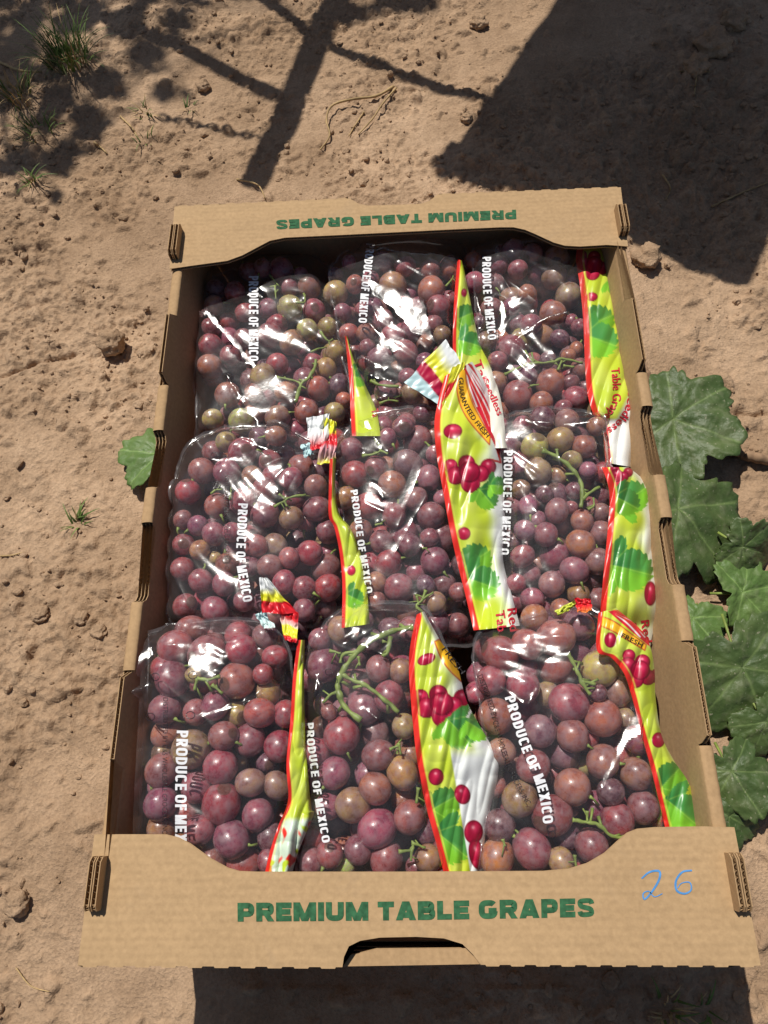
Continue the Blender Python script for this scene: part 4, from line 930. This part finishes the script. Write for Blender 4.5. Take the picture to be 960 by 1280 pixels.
o, sMR = strip('MR', [(752,584,786,584),(760,606,806,602),(762,630,816,626),(758,680,816,680),(754,722,819,725),(750,768,819,770),(747,810,812,812)], 88, 250, pMR, fade=.72, seed=5, zoff=[0,.002,.002,0])
ptext(sMR, ROOTS['MR'], 'Red', [(801,776),(803,790),(805,804)], 11, M_REDP); ptext(sMR, ROOTS['MR'], 'Tab', [(785,780),(787,792),(789,804)], 11, M_REDP)
def pBM(c, x, y, U):
    c = pleaf(c, x, y, 570, 400, 30, -.4, .8); c = pleaf(c, x, y, 574, 425, 32, .3, 1.2); c = berry(c, x, y, 580, 366, 4, 6)
    c = lay(c, np.array((.74,.72,.62)), smooth01((y-452)/14)); return c
o, sBM = strip('BM', [(572,324,578,326),(569,356,584,356),(567,388,590,386),(566,432,600,430),(568,462,612,456),(578,500,626,500),(600,560,634,560)], 50, 220, pBM, fade=1.0, seed=6, edgew=5, drop=.003)
ptext(sBM, ROOTS['BM'], 'Table', [(591,452),(598,472),(604,496)], 11, M_REDP); ptext(sBM, ROOTS['BM'], 'Seedless', [(602,476),(612,496),(622,520)], 9, M_REDP)
def pBL(c, x, y, U): return pleaf(c, x, y, 438, 470, 24, .2, .9)
o, sBL = strip('BL', [(431,420,434,420),(434,448,443,450),(437,480,456,480),(438,510,470,512),(440,545,476,545)], 40, 130, pBL, fade=1.1, seed=7, edgew=6, drop=.003)
ptext(sBL, ROOTS['BL'], 'Ta', [(464,512),(466,522)], 9, M_REDP)
def pML(c, x, y, U): return pleaf(berry(c, x, y, 439, 713, 6, 7), x, y, 432, 742, 26, .5, 1.0)
o, sML = strip('ML', [(412,574,420,572),(411,610,419,608),(411,645,424,642),(418,660,438,660),(425,695,450,690),(428,735,458,730),(427,785,462,780)], 50, 220, pML, fade=1.1, seed=8, edgew=5, drop=.005, crumple=.0035)
def pFL(c, x, y, U):
    k = smooth01((y-1020)/8); c = lay(c, PALE, k*.75); c = lay(c, RED, k*smooth01(perlin(x*.12, y*.06, 5)*4-1)); c = lay(c, np.array((.45,.60,.03)), k*smooth01(perlin(x*.1+5, y*.07, 8)*4-1.2)); return c
o, sFL = strip('FL', [(372,800,381,800),(366,850,380,850),(363,900,381,900),(358,955,383,945),(360,1000,389,1008),(348,1032,392,1018),(338,1062,374,1062),(330,1096,364,1096)], 46, 240, pFL, fade=1.1, seed=9, edgew=5, drop=.004, crumple=.004)

# gathered tops of the bags: crumpled flaps standing up from the film
def flap(key, quad, heights, paint, nu=44, nv=44, crumple=.0022, seed=0, name='gathered_top'):
    q = np.array(quad, float); u, v = np.meshgrid(np.linspace(0, 1, nu), np.linspace(0, 1, nv)); u = u.ravel(); v = v.ravel()
    P = (q[0]*((1-u)*(1-v))[:, None]+q[1]*(u*(1-v))[:, None]+q[2]*(u*v)[:, None]+q[3]*((1-u)*v)[:, None])
    hh = heights[0]*(1-u)*(1-v)+heights[1]*u*(1-v)+heights[2]*u*v+heights[3]*(1-u)*v
    P = P+2.0*np.stack([perlin(u*3, v*3, 21+seed), perlin(u*3, v*3, 22+seed)], 1)
    z = np.maximum(zs(key, P), 0); W = un(P, z)
    z = np.maximum(z, sample(E_ALL, W[:, 0], W[:, 1]))+hh+crumple*(np.abs(perlin(u*3.5+v, v*2.2, 33+seed))*2+.5*perlin(u*8, v*6, 34+seed))
    W = un(P, z); c = np.clip(paint(u, v, P[:, 0], P[:, 1]), 0, .9); root = ROOTS[key]
    o = mesh_np(name, W-ROOTLOC[root.name], grid_quads(nv, nu), M_PRINT, root); vcol(o, c); return o
def bands(stops):
    def f(u, v, x, y):
        w = v+.06*perlin(u*3, v*3, 4); pos = [s[0] for s in stops]
        return np.stack([np.interp(w, pos, [s[1][k] for s in stops]) for k in range(3)], 1)
    return f
W_, Y_, R_, C_, T_ = (.74,.76,.76), (.74,.72,.04), (.68,.02,.03), (.42,.01,.05), (.50,.70,.72)
flap('MM', [(557,424),(581,460),(548,506),(505,478)], (.016,.014,.006,.010), lambda u, v, x, y: bands([(0, W_),(.22, W_),(.40, Y_),(.56, Y_),(.58, C_),(.80, C_),(.82, T_),(1, T_)])(u*.25, v*.95+.12*(1-u), x, y), seed=1, crumple=.0011)
flap('MM', [(566,458),(582,452),(560,510),(545,528)], (.018,.016,.008,.006), bands([(0, Y_),(.30, Y_),(.36, R_),(.62, R_),(.66, (.6,.6,.05)),(1, R_)]), seed=2, nu=24, crumple=.0008)
flap('FL', [(324,722),(334,722),(373,768),(328,766)], (.020,.020,.014,.012), bands([(0, W_),(.30, W_),(.48, Y_),(.66, Y_),(.69, R_),(1, R_)]), seed=3)
flap('FL', [(346,752),(373,766),(371,804),(356,800)], (.013,.014,.008,.006), bands([(0, R_),(.30, R_),(.36, (.75,.30,.30)),(.52, (.72,.60,.50)),(.58, Y_),(.82, Y_),(.86, R_),(1, R_)]), seed=4, nu=30)
flap('FL', [(318,768),(330,764),(344,784),(330,786)], (.010,.010,.006,.006), bands([(0, T_),(1, (.6,.72,.7))]), seed=5, nu=20, nv=20)
flap('ML', [(383,522),(412,517),(410,560),(388,562)], (.012,.014,.008,.008), bands([(0, W_),(.55, W_),(.72, (.70,.45,.45)),(.9, R_),(1, R_)]), seed=6)
flap('ML', [(408,522),(421,528),(420,578),(396,580)], (.014,.010,.005,.004), bands([(0, Y_),(.25, Y_),(.32, R_),(.55, R_),(.62, (.72,.30,.34)),(.85, (.70,.45,.40)),(1, Y_)]), seed=7, nu=26)
flap('ML', [(376,556),(388,553),(392,568),(380,572)], (.007,.008,.005,.005), bands([(0, T_),(1, T_)]), seed=8, nu=16, nv=16)
flap('FR', [(693,764),(718,750),(722,756),(698,770)], (.008,.010,.006,.005), bands([(0, (.66,.72,.10)),(1, (.5,.55,.05))]), seed=9, nu=24, nv=16)
flap('FR', [(718,748),(738,748),(741,764),(722,766)], (.011,.011,.006,.005), bands([(0, R_),(.6, R_),(1, (.75,.25,.05))]), seed=10, nu=24, nv=20)
flap('MR', [(800,640),(817,650),(819,726),(812,722)], (.002,-.002,-.004,.0), bands([(0, W_),(1, W_)]), seed=11, nu=16)

# ------------------------------------------------------------------ vine leaves lying beside the carton
def leaf_mesh(name, size, seed, mat, curl=.18, lobes=1.0):
    rr = np.random.default_rng(seed); nth, nr = 168, 15
    th = np.linspace(-np.pi, np.pi, nth, endpoint=False)
    lob = np.zeros(nth)
    for a, w, amp in ((0,.62,1.0),(1.05,.55,.92),(-1.05,.55,.92),(2.05,.58,.76),(-2.05,.58,.76)): lob = np.maximum(lob, (amp*rr.uniform(.93, 1.06))*np.exp(-(np.abs((th-a))/w)**2.6*.42*lobes))
    lob = np.maximum(lob, .52); lob = lob*(1-.42*np.exp(-((np.abs(th)-np.pi)/.20)**2))
    ph = th*27/(2*np.pi)*1.0; saw = 1-np.abs(((ph+.30*np.sin(th*5+seed)) % 1)-.40)*2; lob = lob*(1+.10*saw*np.repeat(rr.uniform(.4, 1.3, nth//6), 6)+.03*perlin(th*4, th*0+seed, 5))
    V = []; att = []
    for i in range(nth):
        for j in range(nr):
            t = (j/(nr-1))**.9; r = lob[i]*t; x, y = r*math.cos(th[i]), r*math.sin(th[i])
            vein = max(math.exp(-((r*math.sin(th[i]-a))/(.018*(1.2-t*.7)))**2)*(math.cos(th[i]-a) > 0) for a in (0, 1.05, -1.05, 2.05, -2.05))
            ridge = min(abs(r*math.sin(th[i]-a)) if math.cos(th[i]-a) > 0 else 9 for a in (0, 1.05, -1.05, 2.05, -2.05))
            z = -curl*r*r*.6+.20*min(ridge, .25)+curl*.8*r*r*math.sin(2*th[i]+seed)*.6
            V.append((x*size, y*size, z*size)); att.append((vein, 0, 0))
    V = np.array(V); V[:, 2] += size*.045*perlin(V[:, 0]/size*2.6+seed, V[:, 1]/size*2.6, 90)
    V[:, 2] += size*.030*perlin(V[:, 0]/size*6+seed, V[:, 1]/size*6, 91)+size*.012*perlin(V[:, 0]/size*15+seed, V[:, 1]/size*15, 92)
    o = mesh_np(name, V, grid_quads(nth, nr, True), mat); vcol(o, att)
    return o
def bent_under(o, amount): pass
def ground_leaf(px, size_px, ang, tilt, mat, seed, label, lift=.012, curl=.18):
    p = gpt(px[0], px[1], lift); s = size_px*.90*depth_scale(p)[0]; tilt = (tilt[0]*1.8, tilt[1]*1.8); curl *= 1.7
    root = thing('vine_leaf', label, 'leaf', p, 'vine leaves lying by the carton')
    b = leaf_mesh('leaf_blade', s, seed, mat, curl); b.parent = root
    sm = b.modifiers.new('thickness', 'SOLIDIFY'); sm.thickness = .0004
    V, q = join([tube([(-.02*s, 0, -.001), (-.25*s, .02*s, -.004), (-.62*s, .10*s, -.010)], [.0011, .0010, .0012], 6)])
    mesh_py('leaf_stalk', V, q, M_STEM, root, True)
    root.rotation_euler = (tilt[0], tilt[1], ang)
    # keep it clear of the soil
    bpy.context.view_layer.update()
    M = root.matrix_world; n = len(b.data.vertices); co = np.empty(n*3, np.float32); b.data.vertices.foreach_get('co', co); co = co.reshape(-1, 3)
    Wc = (np.array(M.to_3x3()) @ co.T).T+np.array(root.location); gap = min(Wc[i, 2]-gz(Wc[i, 0], Wc[i, 1]) for i in range(0, n, 7))
    root.location.z += -gap+.001 if gap < .001 else 0
    return root
LV = 'vine leaf lying beside the carton, '
ground_leaf((838,528), 98, -.55, (.10,-.12), M_LEAF, 3, 'broad dark dusty vine leaf lying next to the thick woody twig', .020, .14)
ground_leaf((842,642), 104, -.85, (-.12,.05), M_LEAF, 5, 'dark vine leaf with pale speckles between twig leaf and light green leaf', .018, .16)
ground_leaf((925,742), 62, .2, (.1,.1), M_LEAF2, 8, 'light yellowish green vine leaf half under darker leaves beside the carton', .006, .10)
ground_leaf((862,775), 62, -2.0, (0,-.1), M_LEAF2, 9, 'small light green vine leaf tucked under the carton wall', .004, .1)
ground_leaf((925,835), 118, -1.2, (.05,.14), M_LEAF, 12, 'largest smooth dark vine leaf overlapping the light green leaf', .022, .14)
ground_leaf((905,965), 62, -1.1, (.1,0), M_LEAF, 14, 'small crinkled vine leaf below the largest dark leaf', .008, .25)
ground_leaf((905,1020), 50, -1.6, (0,.15), M_LEAF, 15, 'small vine leaf next to the carton corner marked 26', .004, .2)
ground_leaf((920,690), 52, -.35, (.3,.1), M_LEAF, 17, 'narrow dark vine leaf tip poking out over bare soil', .010, .3)
ground_leaf((945,905), 60, -.9, (.2,.1), M_LEAF, 18, 'shaded vine leaf under the largest dark leaf', .003, .2)
ground_leaf((203,572), 62, 2.9, (.1,.1), M_LEAF2, 21, 'bright green vine leaf peeking out on the bare soil side of carton', .010, .12)

# ------------------------------------------------------------------ clods, twigs, straw, grass on the soil
def clod(px, rpx, label, seed, flat=.7, name='soil_clod'):
    p = gpt(px[0], px[1]); r = rpx*depth_scale(p)[0]; bm = bmesh.new(); bmesh.ops.create_icosphere(bm, subdivisions=4, radius=1)
    rr = np.random.default_rng(seed); o1, o2 = rr.uniform(0, 50, 2)
    for v in bm.verts:
        d = 1+.30*float(perlin(v.co.x*1.1+o1, v.co.y*1.1+v.co.z*1.3+o2, 3))+.16*float(perlin(v.co.x*3+o1, v.co.y*3+v.co.z*2.7+o2, 5))+.13*float(perlin(v.co.x*7+o1, v.co.y*7-v.co.z*6, 6))+.07*float(perlin(v.co.x*15+o1, v.co.y*15-v.co.z*14, 7))
        v.co *= d*r; v.co.z *= flat; v.co.z = max(v.co.z, -.45*r)
    me = bpy.data.meshes.new(name); bm.to_mesh(me); bm.free(); me.materials.append(M_CLOD); me.polygons.foreach_set('use_smooth', [True]*len(me.polygons))
    o = bpy.data.objects.new(name, me); COL.objects.link(o); o.location = (p[0], p[1], gz(p[0], p[1])+.28*r); return tag(o, label, 'clod')
clod((141,430), 17, 'rounded dry soil clod alone on pale ground, away from the vine leaves', 1, .8)
clod((806,325), 18, 'big dry soil clod just outside the unmarked end corner of the carton', 2, .75)
clod((24,1128), 15, 'large crumbly soil clod near the carton corner opposite the handwritten 26', 3, .6)
clod((598,32), 11, 'dark soil clod lying in the cart shadow, well apart from others', 4, .7)
clod((890,60), 22, 'dark soil clod in the cart shadow, biggest of a loose heap', 5, .6)
clod((868,90), 15, 'dark soil clod in the cart shadow, at the foot of the heap', 6, .7)
clod((915,30), 17, 'dark soil clod in the cart shadow, at the top of the heap', 7, .7)
clod((52,768), 11, 'flat pale soil clod, first of a short row on open ground', 8, .6)
clod((100,772), 9, 'small pale soil clod, second of a short row on open ground', 9, .6)
clod((125,790), 10, 'small pale soil clod, last of a short row near the carton wall', 10, .6)
clod((583,150), 7, 'tiny rounded clod on sunlit ground between the cart shadows', 11, .8)
clod((255,110), 9, 'rough soil clod at the edge of the grass tuft', 12, .7)
ico = bmesh.new(); bmesh.ops.create_icosphere(ico, subdivisions=2, radius=1); IV = np.array([v.co for v in ico.verts]); IF = np.array([[v.index for v in f.verts] for f in ico.faces]); ico.free()
VV = []; FF = []; nb = 0
for k in range(5200):
    x, y = RNG.uniform(-.55, .5), RNG.uniform(-.37, .83)
    if abs(x) < .2 and abs(y) < .305: continue
    i, j = np.searchsorted(gx, x), np.searchsorted(gy, y)
    if RNG.random() > GR[i, j]*.95: continue
    r = min(.0010*(1/(1-.96*RNG.random()))**.55, .0055); v = IV*(1+.11*RNG.standard_normal((len(IV), 1)))*r*RNG.uniform(.6, 1.25, 3)*np.array([1, 1, .7])
    v = v+np.array([x, y, gz(x, y)+r*.05]); VV.append(v); FF.append(IF+nb); nb += len(IV)
tag(mesh_np('soil_crumbs', np.concatenate(VV), np.concatenate(FF), M_CLOD, None, False), 'loose crumbs of dry soil scattered over the ground', 'soil', kind='stuff')
def ground_path(P, n, lift=.001, wob=0):
    Q = cr(P, n); return np.array([gpt(q[0], q[1], lift+wob*math.sin(math.pi*i/(n-1))) for i, q in enumerate(Q)])
def stalk(name, px, rpx, mat, label, cat, n=24, lift=.0012, wob=.0, taper=.6, group=None, sides=6):
    W = ground_path(px, n, lift, wob); r = rpx*depth_scale(W)*np.linspace(1, taper, n); o0 = W[0]
    V, q = join([tube(W, r*(1+.12*np.sin(np.arange(n)*2.1)), sides)]); o = mesh_py(name, np.array(V)-o0, q, mat, None, True); o.location = o0; return tag(o, label, cat, group)
stalk('woody_twig', [(905,556),(925,566),(945,572),(985,580)], 7, M_WOOD, 'thick woody twig sticking out beyond the broad dusty vine leaf', 'twig', lift=.006, sides=10, taper=.9)
stalk('woody_twig', [(800,455),(815,478),(832,505)], 5.5, M_WOOD, 'pale woody twig between carton wall and broad dusty vine leaf', 'twig', lift=.006, sides=10)
stalk('dry_stalk', [(492,108),(470,120),(440,124),(415,132),(408,150),(412,170),(398,190)], 1.7, M_STRAW, 'bent straw-coloured stalk with a hooked end on sunlit soil', 'stalk', wob=.006)
stalk('dry_stalk', [(495,110),(478,130),(466,148),(448,168)], 1.4, M_STRAW, 'straight dry stalk crossing the bent one on sunlit soil', 'stalk', wob=.004)
stalk('dry_stalk', [(455,140),(445,155),(436,170)], 1.2, M_STRAW, 'short dry stalk between the two longer ones', 'stalk')
stalk('root_thread', [(296,224),(315,228),(325,234),(332,250)], 1.2, M_STRAW, 'thin pale root lying across the tip of the bar shadow', 'root', wob=.004)
stalk('dry_stalk', [(842,90),(865,89),(888,90)], 1.2, M_STRAW, 'fine straw in deep cart shadow, lying crosswise', 'stalk')
stalk('dry_stalk', [(880,68),(872,90),(868,118)], 1.2, M_STRAW, 'fine straw in deep cart shadow, crossing another at its middle', 'stalk')
stalk('dry_stalk', [(828,218),(838,235),(832,250)], 1.2, M_STRAW, 'short curved straw in deep cart shadow beside the carton end', 'stalk')
stalk('dry_stalk', [(890,258),(930,240),(960,228)], 1.3, M_STRAW, 'long fine straw in deep cart shadow', 'stalk')
stalk('dry_stalk', [(0,695),(15,694),(30,690)], 1.3, M_STRAW, 'lone straw on sunlit soil level with the small sprout', 'stalk')
stalk('dry_stalk', [(150,145),(165,160),(172,172)], 1.4, M_STRAW, 'short straw next to the small weed by the chain shadow', 'stalk')
stalk('dry_stalk', [(118,178),(128,186),(134,192)], 1.4, M_STRAW, 'short straw on open soil beyond the grass tuft', 'stalk')
stalk('dry_stalk', [(928,738),(945,765),(958,790)], 1.2, M_STRAW, 'fine straw beside the light green vine leaf', 'stalk')
stalk('green_stalk', [(905,1005),(930,1010),(965,1020)], 1.6, M_STEM, 'thin green stalk running out from the small crinkled leaf', 'stalk')
stalk('dry_stalk', [(0,78),(25,88),(52,90)], 1.8, M_STRAW, 'pale straw at the shaded foot of the grass tuft', 'stalk', wob=.004)
stalk('dry_stalk', [(20,1210),(38,1232),(62,1240)], 1.0, M_STRAW, 'fine straw near the large crumbly clod', 'stalk')
def tuft(px, hpx, n, label, seed, spread=1.0, mat=M_GRASS, name='grass_tuft', cat='grass', lean=(0,0), rpx=12, dry=.2):
    p = gpt(px[0], px[1]); s = depth_scale(p)[0]; rr = np.random.default_rng(seed); V = []; Q = []; VD = []; QD = []
    for k in range(n):
        a = rr.uniform(0, 2*np.pi); b = p[:2]+rpx*s*np.sqrt(rr.random())*np.array([math.cos(a), math.sin(a)]); L = hpx*s*rr.uniform(.5, 1.15); w = rr.uniform(.0005, .0011)
        a2 = a+rr.normal(0, .9); d = np.array([math.cos(a2), math.sin(a2)])*spread*rr.uniform(.3, 1)+np.array(lean); side = np.array([-d[1], d[0]])/(np.linalg.norm(d)+1e-9)
        z0 = gz(b[0], b[1])-.002; tv, tq = (VD, QD) if rr.random() < dry else (V, Q); base = len(tv)
        for i in range(7):
            t = i/6; xy = b+d*L*(t**1.3)*.8; z = z0+L*(t-.55*t*t*np.linalg.norm(d))*.85; z = max(z, gz(xy[0], xy[1])+.0006) if i else z
            ww = w*(1-t)**.7+.0001
            tv.append((xy[0]-side[0]*ww-p[0], xy[1]-side[1]*ww-p[1], z-p[2])); tv.append((xy[0]+side[0]*ww-p[0], xy[1]+side[1]*ww-p[1], z-p[2]+ww*.5))
        tq += [(base+2*i, base+2*i+1, base+2*i+3, base+2*i+2) for i in range(6)]
    root = thing(name, label, cat, p)
    mesh_py('green_blades', V, Q, mat, root, True)
    if VD: mesh_py('dry_blades', VD, QD, M_STRAW, root, True)
    return root
tuft((88,78), 70, 150, 'largest green grass tuft on the soil, with dry blades among it', 1, 1.0, rpx=26)
tuft((20,120), 56, 70, 'thin dry grass tuft in shade beside the largest tuft', 2, 1.0, rpx=22, dry=.6)
tuft((50,165), 38, 34, 'sparse green tuft in leaf shade below the largest tuft', 3, 1.1, rpx=20)
tuft((38,225), 34, 16, 'few green blades splayed flat on shaded soil, apart from the tufts', 4, 1.4, rpx=8, dry=.1)
tuft((182,142), 26, 16, 'small weed beside the end of the chain shadow', 5, 1.2, rpx=12, dry=.3)
tuft((182,178), 20, 10, 'tiny weed sprout on open soil beyond the chain shadow', 6, 1.2, rpx=10, dry=.5)
tuft((240,135), 18, 9, 'tiny sprout touching the chain shadow', 7, 1.2, rpx=8, dry=.2)
tuft((98,655), 30, 18, 'small flat green sprout alone on sunlit soil beside the carton', 8, 1.5, rpx=8, dry=.05)
tuft((835,1262), 46, 26, 'thin yellowish weed growing in the carton shadow below the 26', 9, 1.0, rpx=16, dry=.65)
tuft((880,1262), 40, 10, 'few thin weed blades at the edge of the carton shadow', 10, 1.2, rpx=12, dry=.4)

# ------------------------------------------------------------------ what casts the shadows behind the carton: a picking cart and the vine row
SH = -SUN[:2]/SUN[2]                                  # shadow offset per metre of height
CH = .62
def up(x, y, z): p = gpt(x, y); return np.array([p[0]-SH[0]*z, p[1]-SH[1]*z, z])
cart = thing('picking_cart', 'low field cart with flat deck, steel rails and hanging chain behind the carton', 'cart', (up(550,222,CH)[0]+.35, up(550,222,CH)[1]+.6, 0))
CL = np.array(cart.location)
A0, A1 = up(551,224,CH), up(936,358,CH); dirn = up(705,0,CH)-A0; dirn /= np.linalg.norm(dirn); wd = A1-A0; wn_ = wd/np.linalg.norm(wd); W0 = np.linalg.norm(wd); LD = 1.05
def slat_box(o, a, b, t):                             # box from corner o along vectors a, b, thickness t downwards
    n = np.array([0, 0, -t]); V = [o, o+a, o+a+b, o+b, o+n, o+a+n, o+a+b+n, o+b+n]
    return V, [(0,1,2,3),(7,6,5,4),(0,4,5,1),(1,5,6,2),(2,6,7,3),(3,7,4,0)]
nsl = 5
for k in range(nsl):
    jag = .008*math.sin(k*2.3)
    V, q = slat_box(A0+wn_*(W0*k/nsl+.0006)+dirn*(jag if 0 < k < nsl-1 else 0), wn_*(W0/nsl-.0012), dirn*LD, .022); mesh_py('deck_board', np.array(V)-CL, q, M_BOARD, cart)
V, q = slat_box(A0+np.array([0,0,-.0225])+dirn*.004, wn_*W0, dirn*.05, .02); mesh_py('deck_batten', np.array(V)-CL, q, M_BOARD, cart)
V, q = slat_box(A0+np.array([0,0,-.0225])+dirn*.6, wn_*W0, dirn*.4, .004); mesh_py('deck_plate', np.array(V)-CL, q, M_STEEL, cart)
def bar(name, p, q_, r, ext=0.0):
    p = np.array(p); q_ = np.array(q_); d = (q_-p)/np.linalg.norm(q_-p); V, f = join([tube(np.linspace(p, q_+d*ext, 6), r, 12)]); return mesh_py(name, np.array(V)-CL, f, M_STEEL, cart, True)
zr = CH-.045
bar('handle_rail', up(314,228,zr), up(418,0,zr), .0165, .9); bar('cross_bar', up(345,118,zr), up(165,32,zr), .0095, .25)
bar('cross_bar', up(640,131,zr), up(480,82,zr), .0085, .0); bar('cross_bar', up(480,82,zr), up(385,42,zr), .0085, .0); bar('cross_bar', up(385,42,zr), up(330,0,zr), .0085, .3)
for k in (0, 1):
    for f_ in (.62, 1.0):
        b = A0+wn_*(W0*(.06+.88*k))+dirn*LD*f_*.96; bar('leg', (b[0], b[1], CH-.02), (b[0]-.02, b[1]+.02, gz(b[0], b[1])-.004), .014)
e0 = up(418,0,zr); ed = up(418,0,zr)-up(314,228,zr); ed /= np.linalg.norm(ed)
b = e0+ed*.75; bar('leg', (b[0], b[1], zr), (b[0], b[1], gz(b[0], b[1])-.004), .014)
# chain hanging from the rail
CP = [up(x, y, zr-.02-.03*math.sin(math.pi*i/5)) for i, (x, y) in enumerate([(322,168),(298,166),(272,161),(246,155),(222,149),(200,145)])]; CP = cr(CP, 13)
for i in range(12):
    a, b = CP[i], CP[i+1]; m = (a+b)/2; d = b-a; Ln = np.linalg.norm(d); d /= Ln; s1 = np.cross(d, [0,0,1.0]); s1 /= np.linalg.norm(s1); s2 = np.cross(d, s1)
    sv = s1*.8+s2*.6 if i % 2 else s2*.8-s1*.6; t = np.linspace(0, 2*np.pi, 19)
    loop = np.array([m+d*math.cos(k)*Ln*.66+sv*math.sin(k)*Ln*.36 for k in t]); V, f = join([tube(loop, .0021, 6)]); mesh_py('chain_link', np.array(V)-CL, f, M_STEEL, cart, True)
vine = thing('grapevine', 'leafy grapevine shading the grass tufts beyond the carton', 'vine', (-1.35, 2.0, 0)); VL = np.array(vine.location)
LM = []
for k in range(4):
    o = leaf_mesh('leaf', 1.0, 200+k, M_LEAF2 if k == 1 else M_LEAF, .25); LM.append(o.data); bpy.data.objects.remove(o)
def vbar(name, P, r):
    V, f = join([tube(cr(P, 24), r, 9)]); mesh_py(name, np.array(V)-VL, f, M_WOOD, vine, True)
vbar('trunk', [VL+np.array([0,0,-.02]), VL+np.array([.04,.02,.5]), VL+np.array([-.02,-.03,1.0]), VL+np.array([.1,-.1,1.5])], np.linspace(.045, .028, 24))
spots = [(20,60,60,1.0),(62,138,52,1.0),(118,150,40,.95),(30,18,58,1.05),(100,18,52,1.1),(136,104,34,1.0),(14,205,34,.95),(66,205,36,1.0),(186,72,34,1.1),(205,112,22,1.1),(150,30,44,1.15),(225,35,30,1.2),
         (442,14,32,1.25),(476,6,30,1.3),(510,8,26,1.2),(540,0,24,1.25),(400,-8,26,1.2),(-20,120,60,1.0),(-10,0,60,1.1),(60,-20,60,1.1),(180,0,40,1.15),(250,6,28,1.2),(92,60,30,1.05),(52,92,36,1.0),(36,215,26,.95),(112,185,26,.98),(300,-16,30,1.2),(345,4,20,1.2)]
rs = np.random.default_rng(77)
for (x, y, r, z) in list(spots):
    for _ in range(3 if x < 260 else 1): spots.append((x+rs.normal(0, 15), y+rs.normal(0, 14), r*rs.uniform(.4, .75), z+rs.uniform(-.08, .12)))
cen = VL+np.array([.1,-.1,1.5]); ncan = 0
for i, (x, y, r, z) in enumerate(spots):
    P = up(x, y, z); s = r*.00088; o = bpy.data.objects.new('leaf', LM[i % 4]); link(o, vine)
    o.location = P-VL; o.scale = (s, s, s); o.rotation_euler = (.75*math.sin(i*1.7), .75*math.cos(i*2.3), i*1.9)
    if i % 6 == 0:
        vbar('cane', [cen, cen*.6+P*.4+np.array([0, .1, .25]), cen*.2+P*.8+np.array([0, .06, .12]), P+np.array([0, 0, .002])], np.linspace(.010, .0022, 24)); last = P
    else: vbar('leaf_stalk', [P, P*.7+last*.3+np.array([0,.02,.03]), last+np.array([0,0,.002])], np.linspace(.0012, .0016, 24))
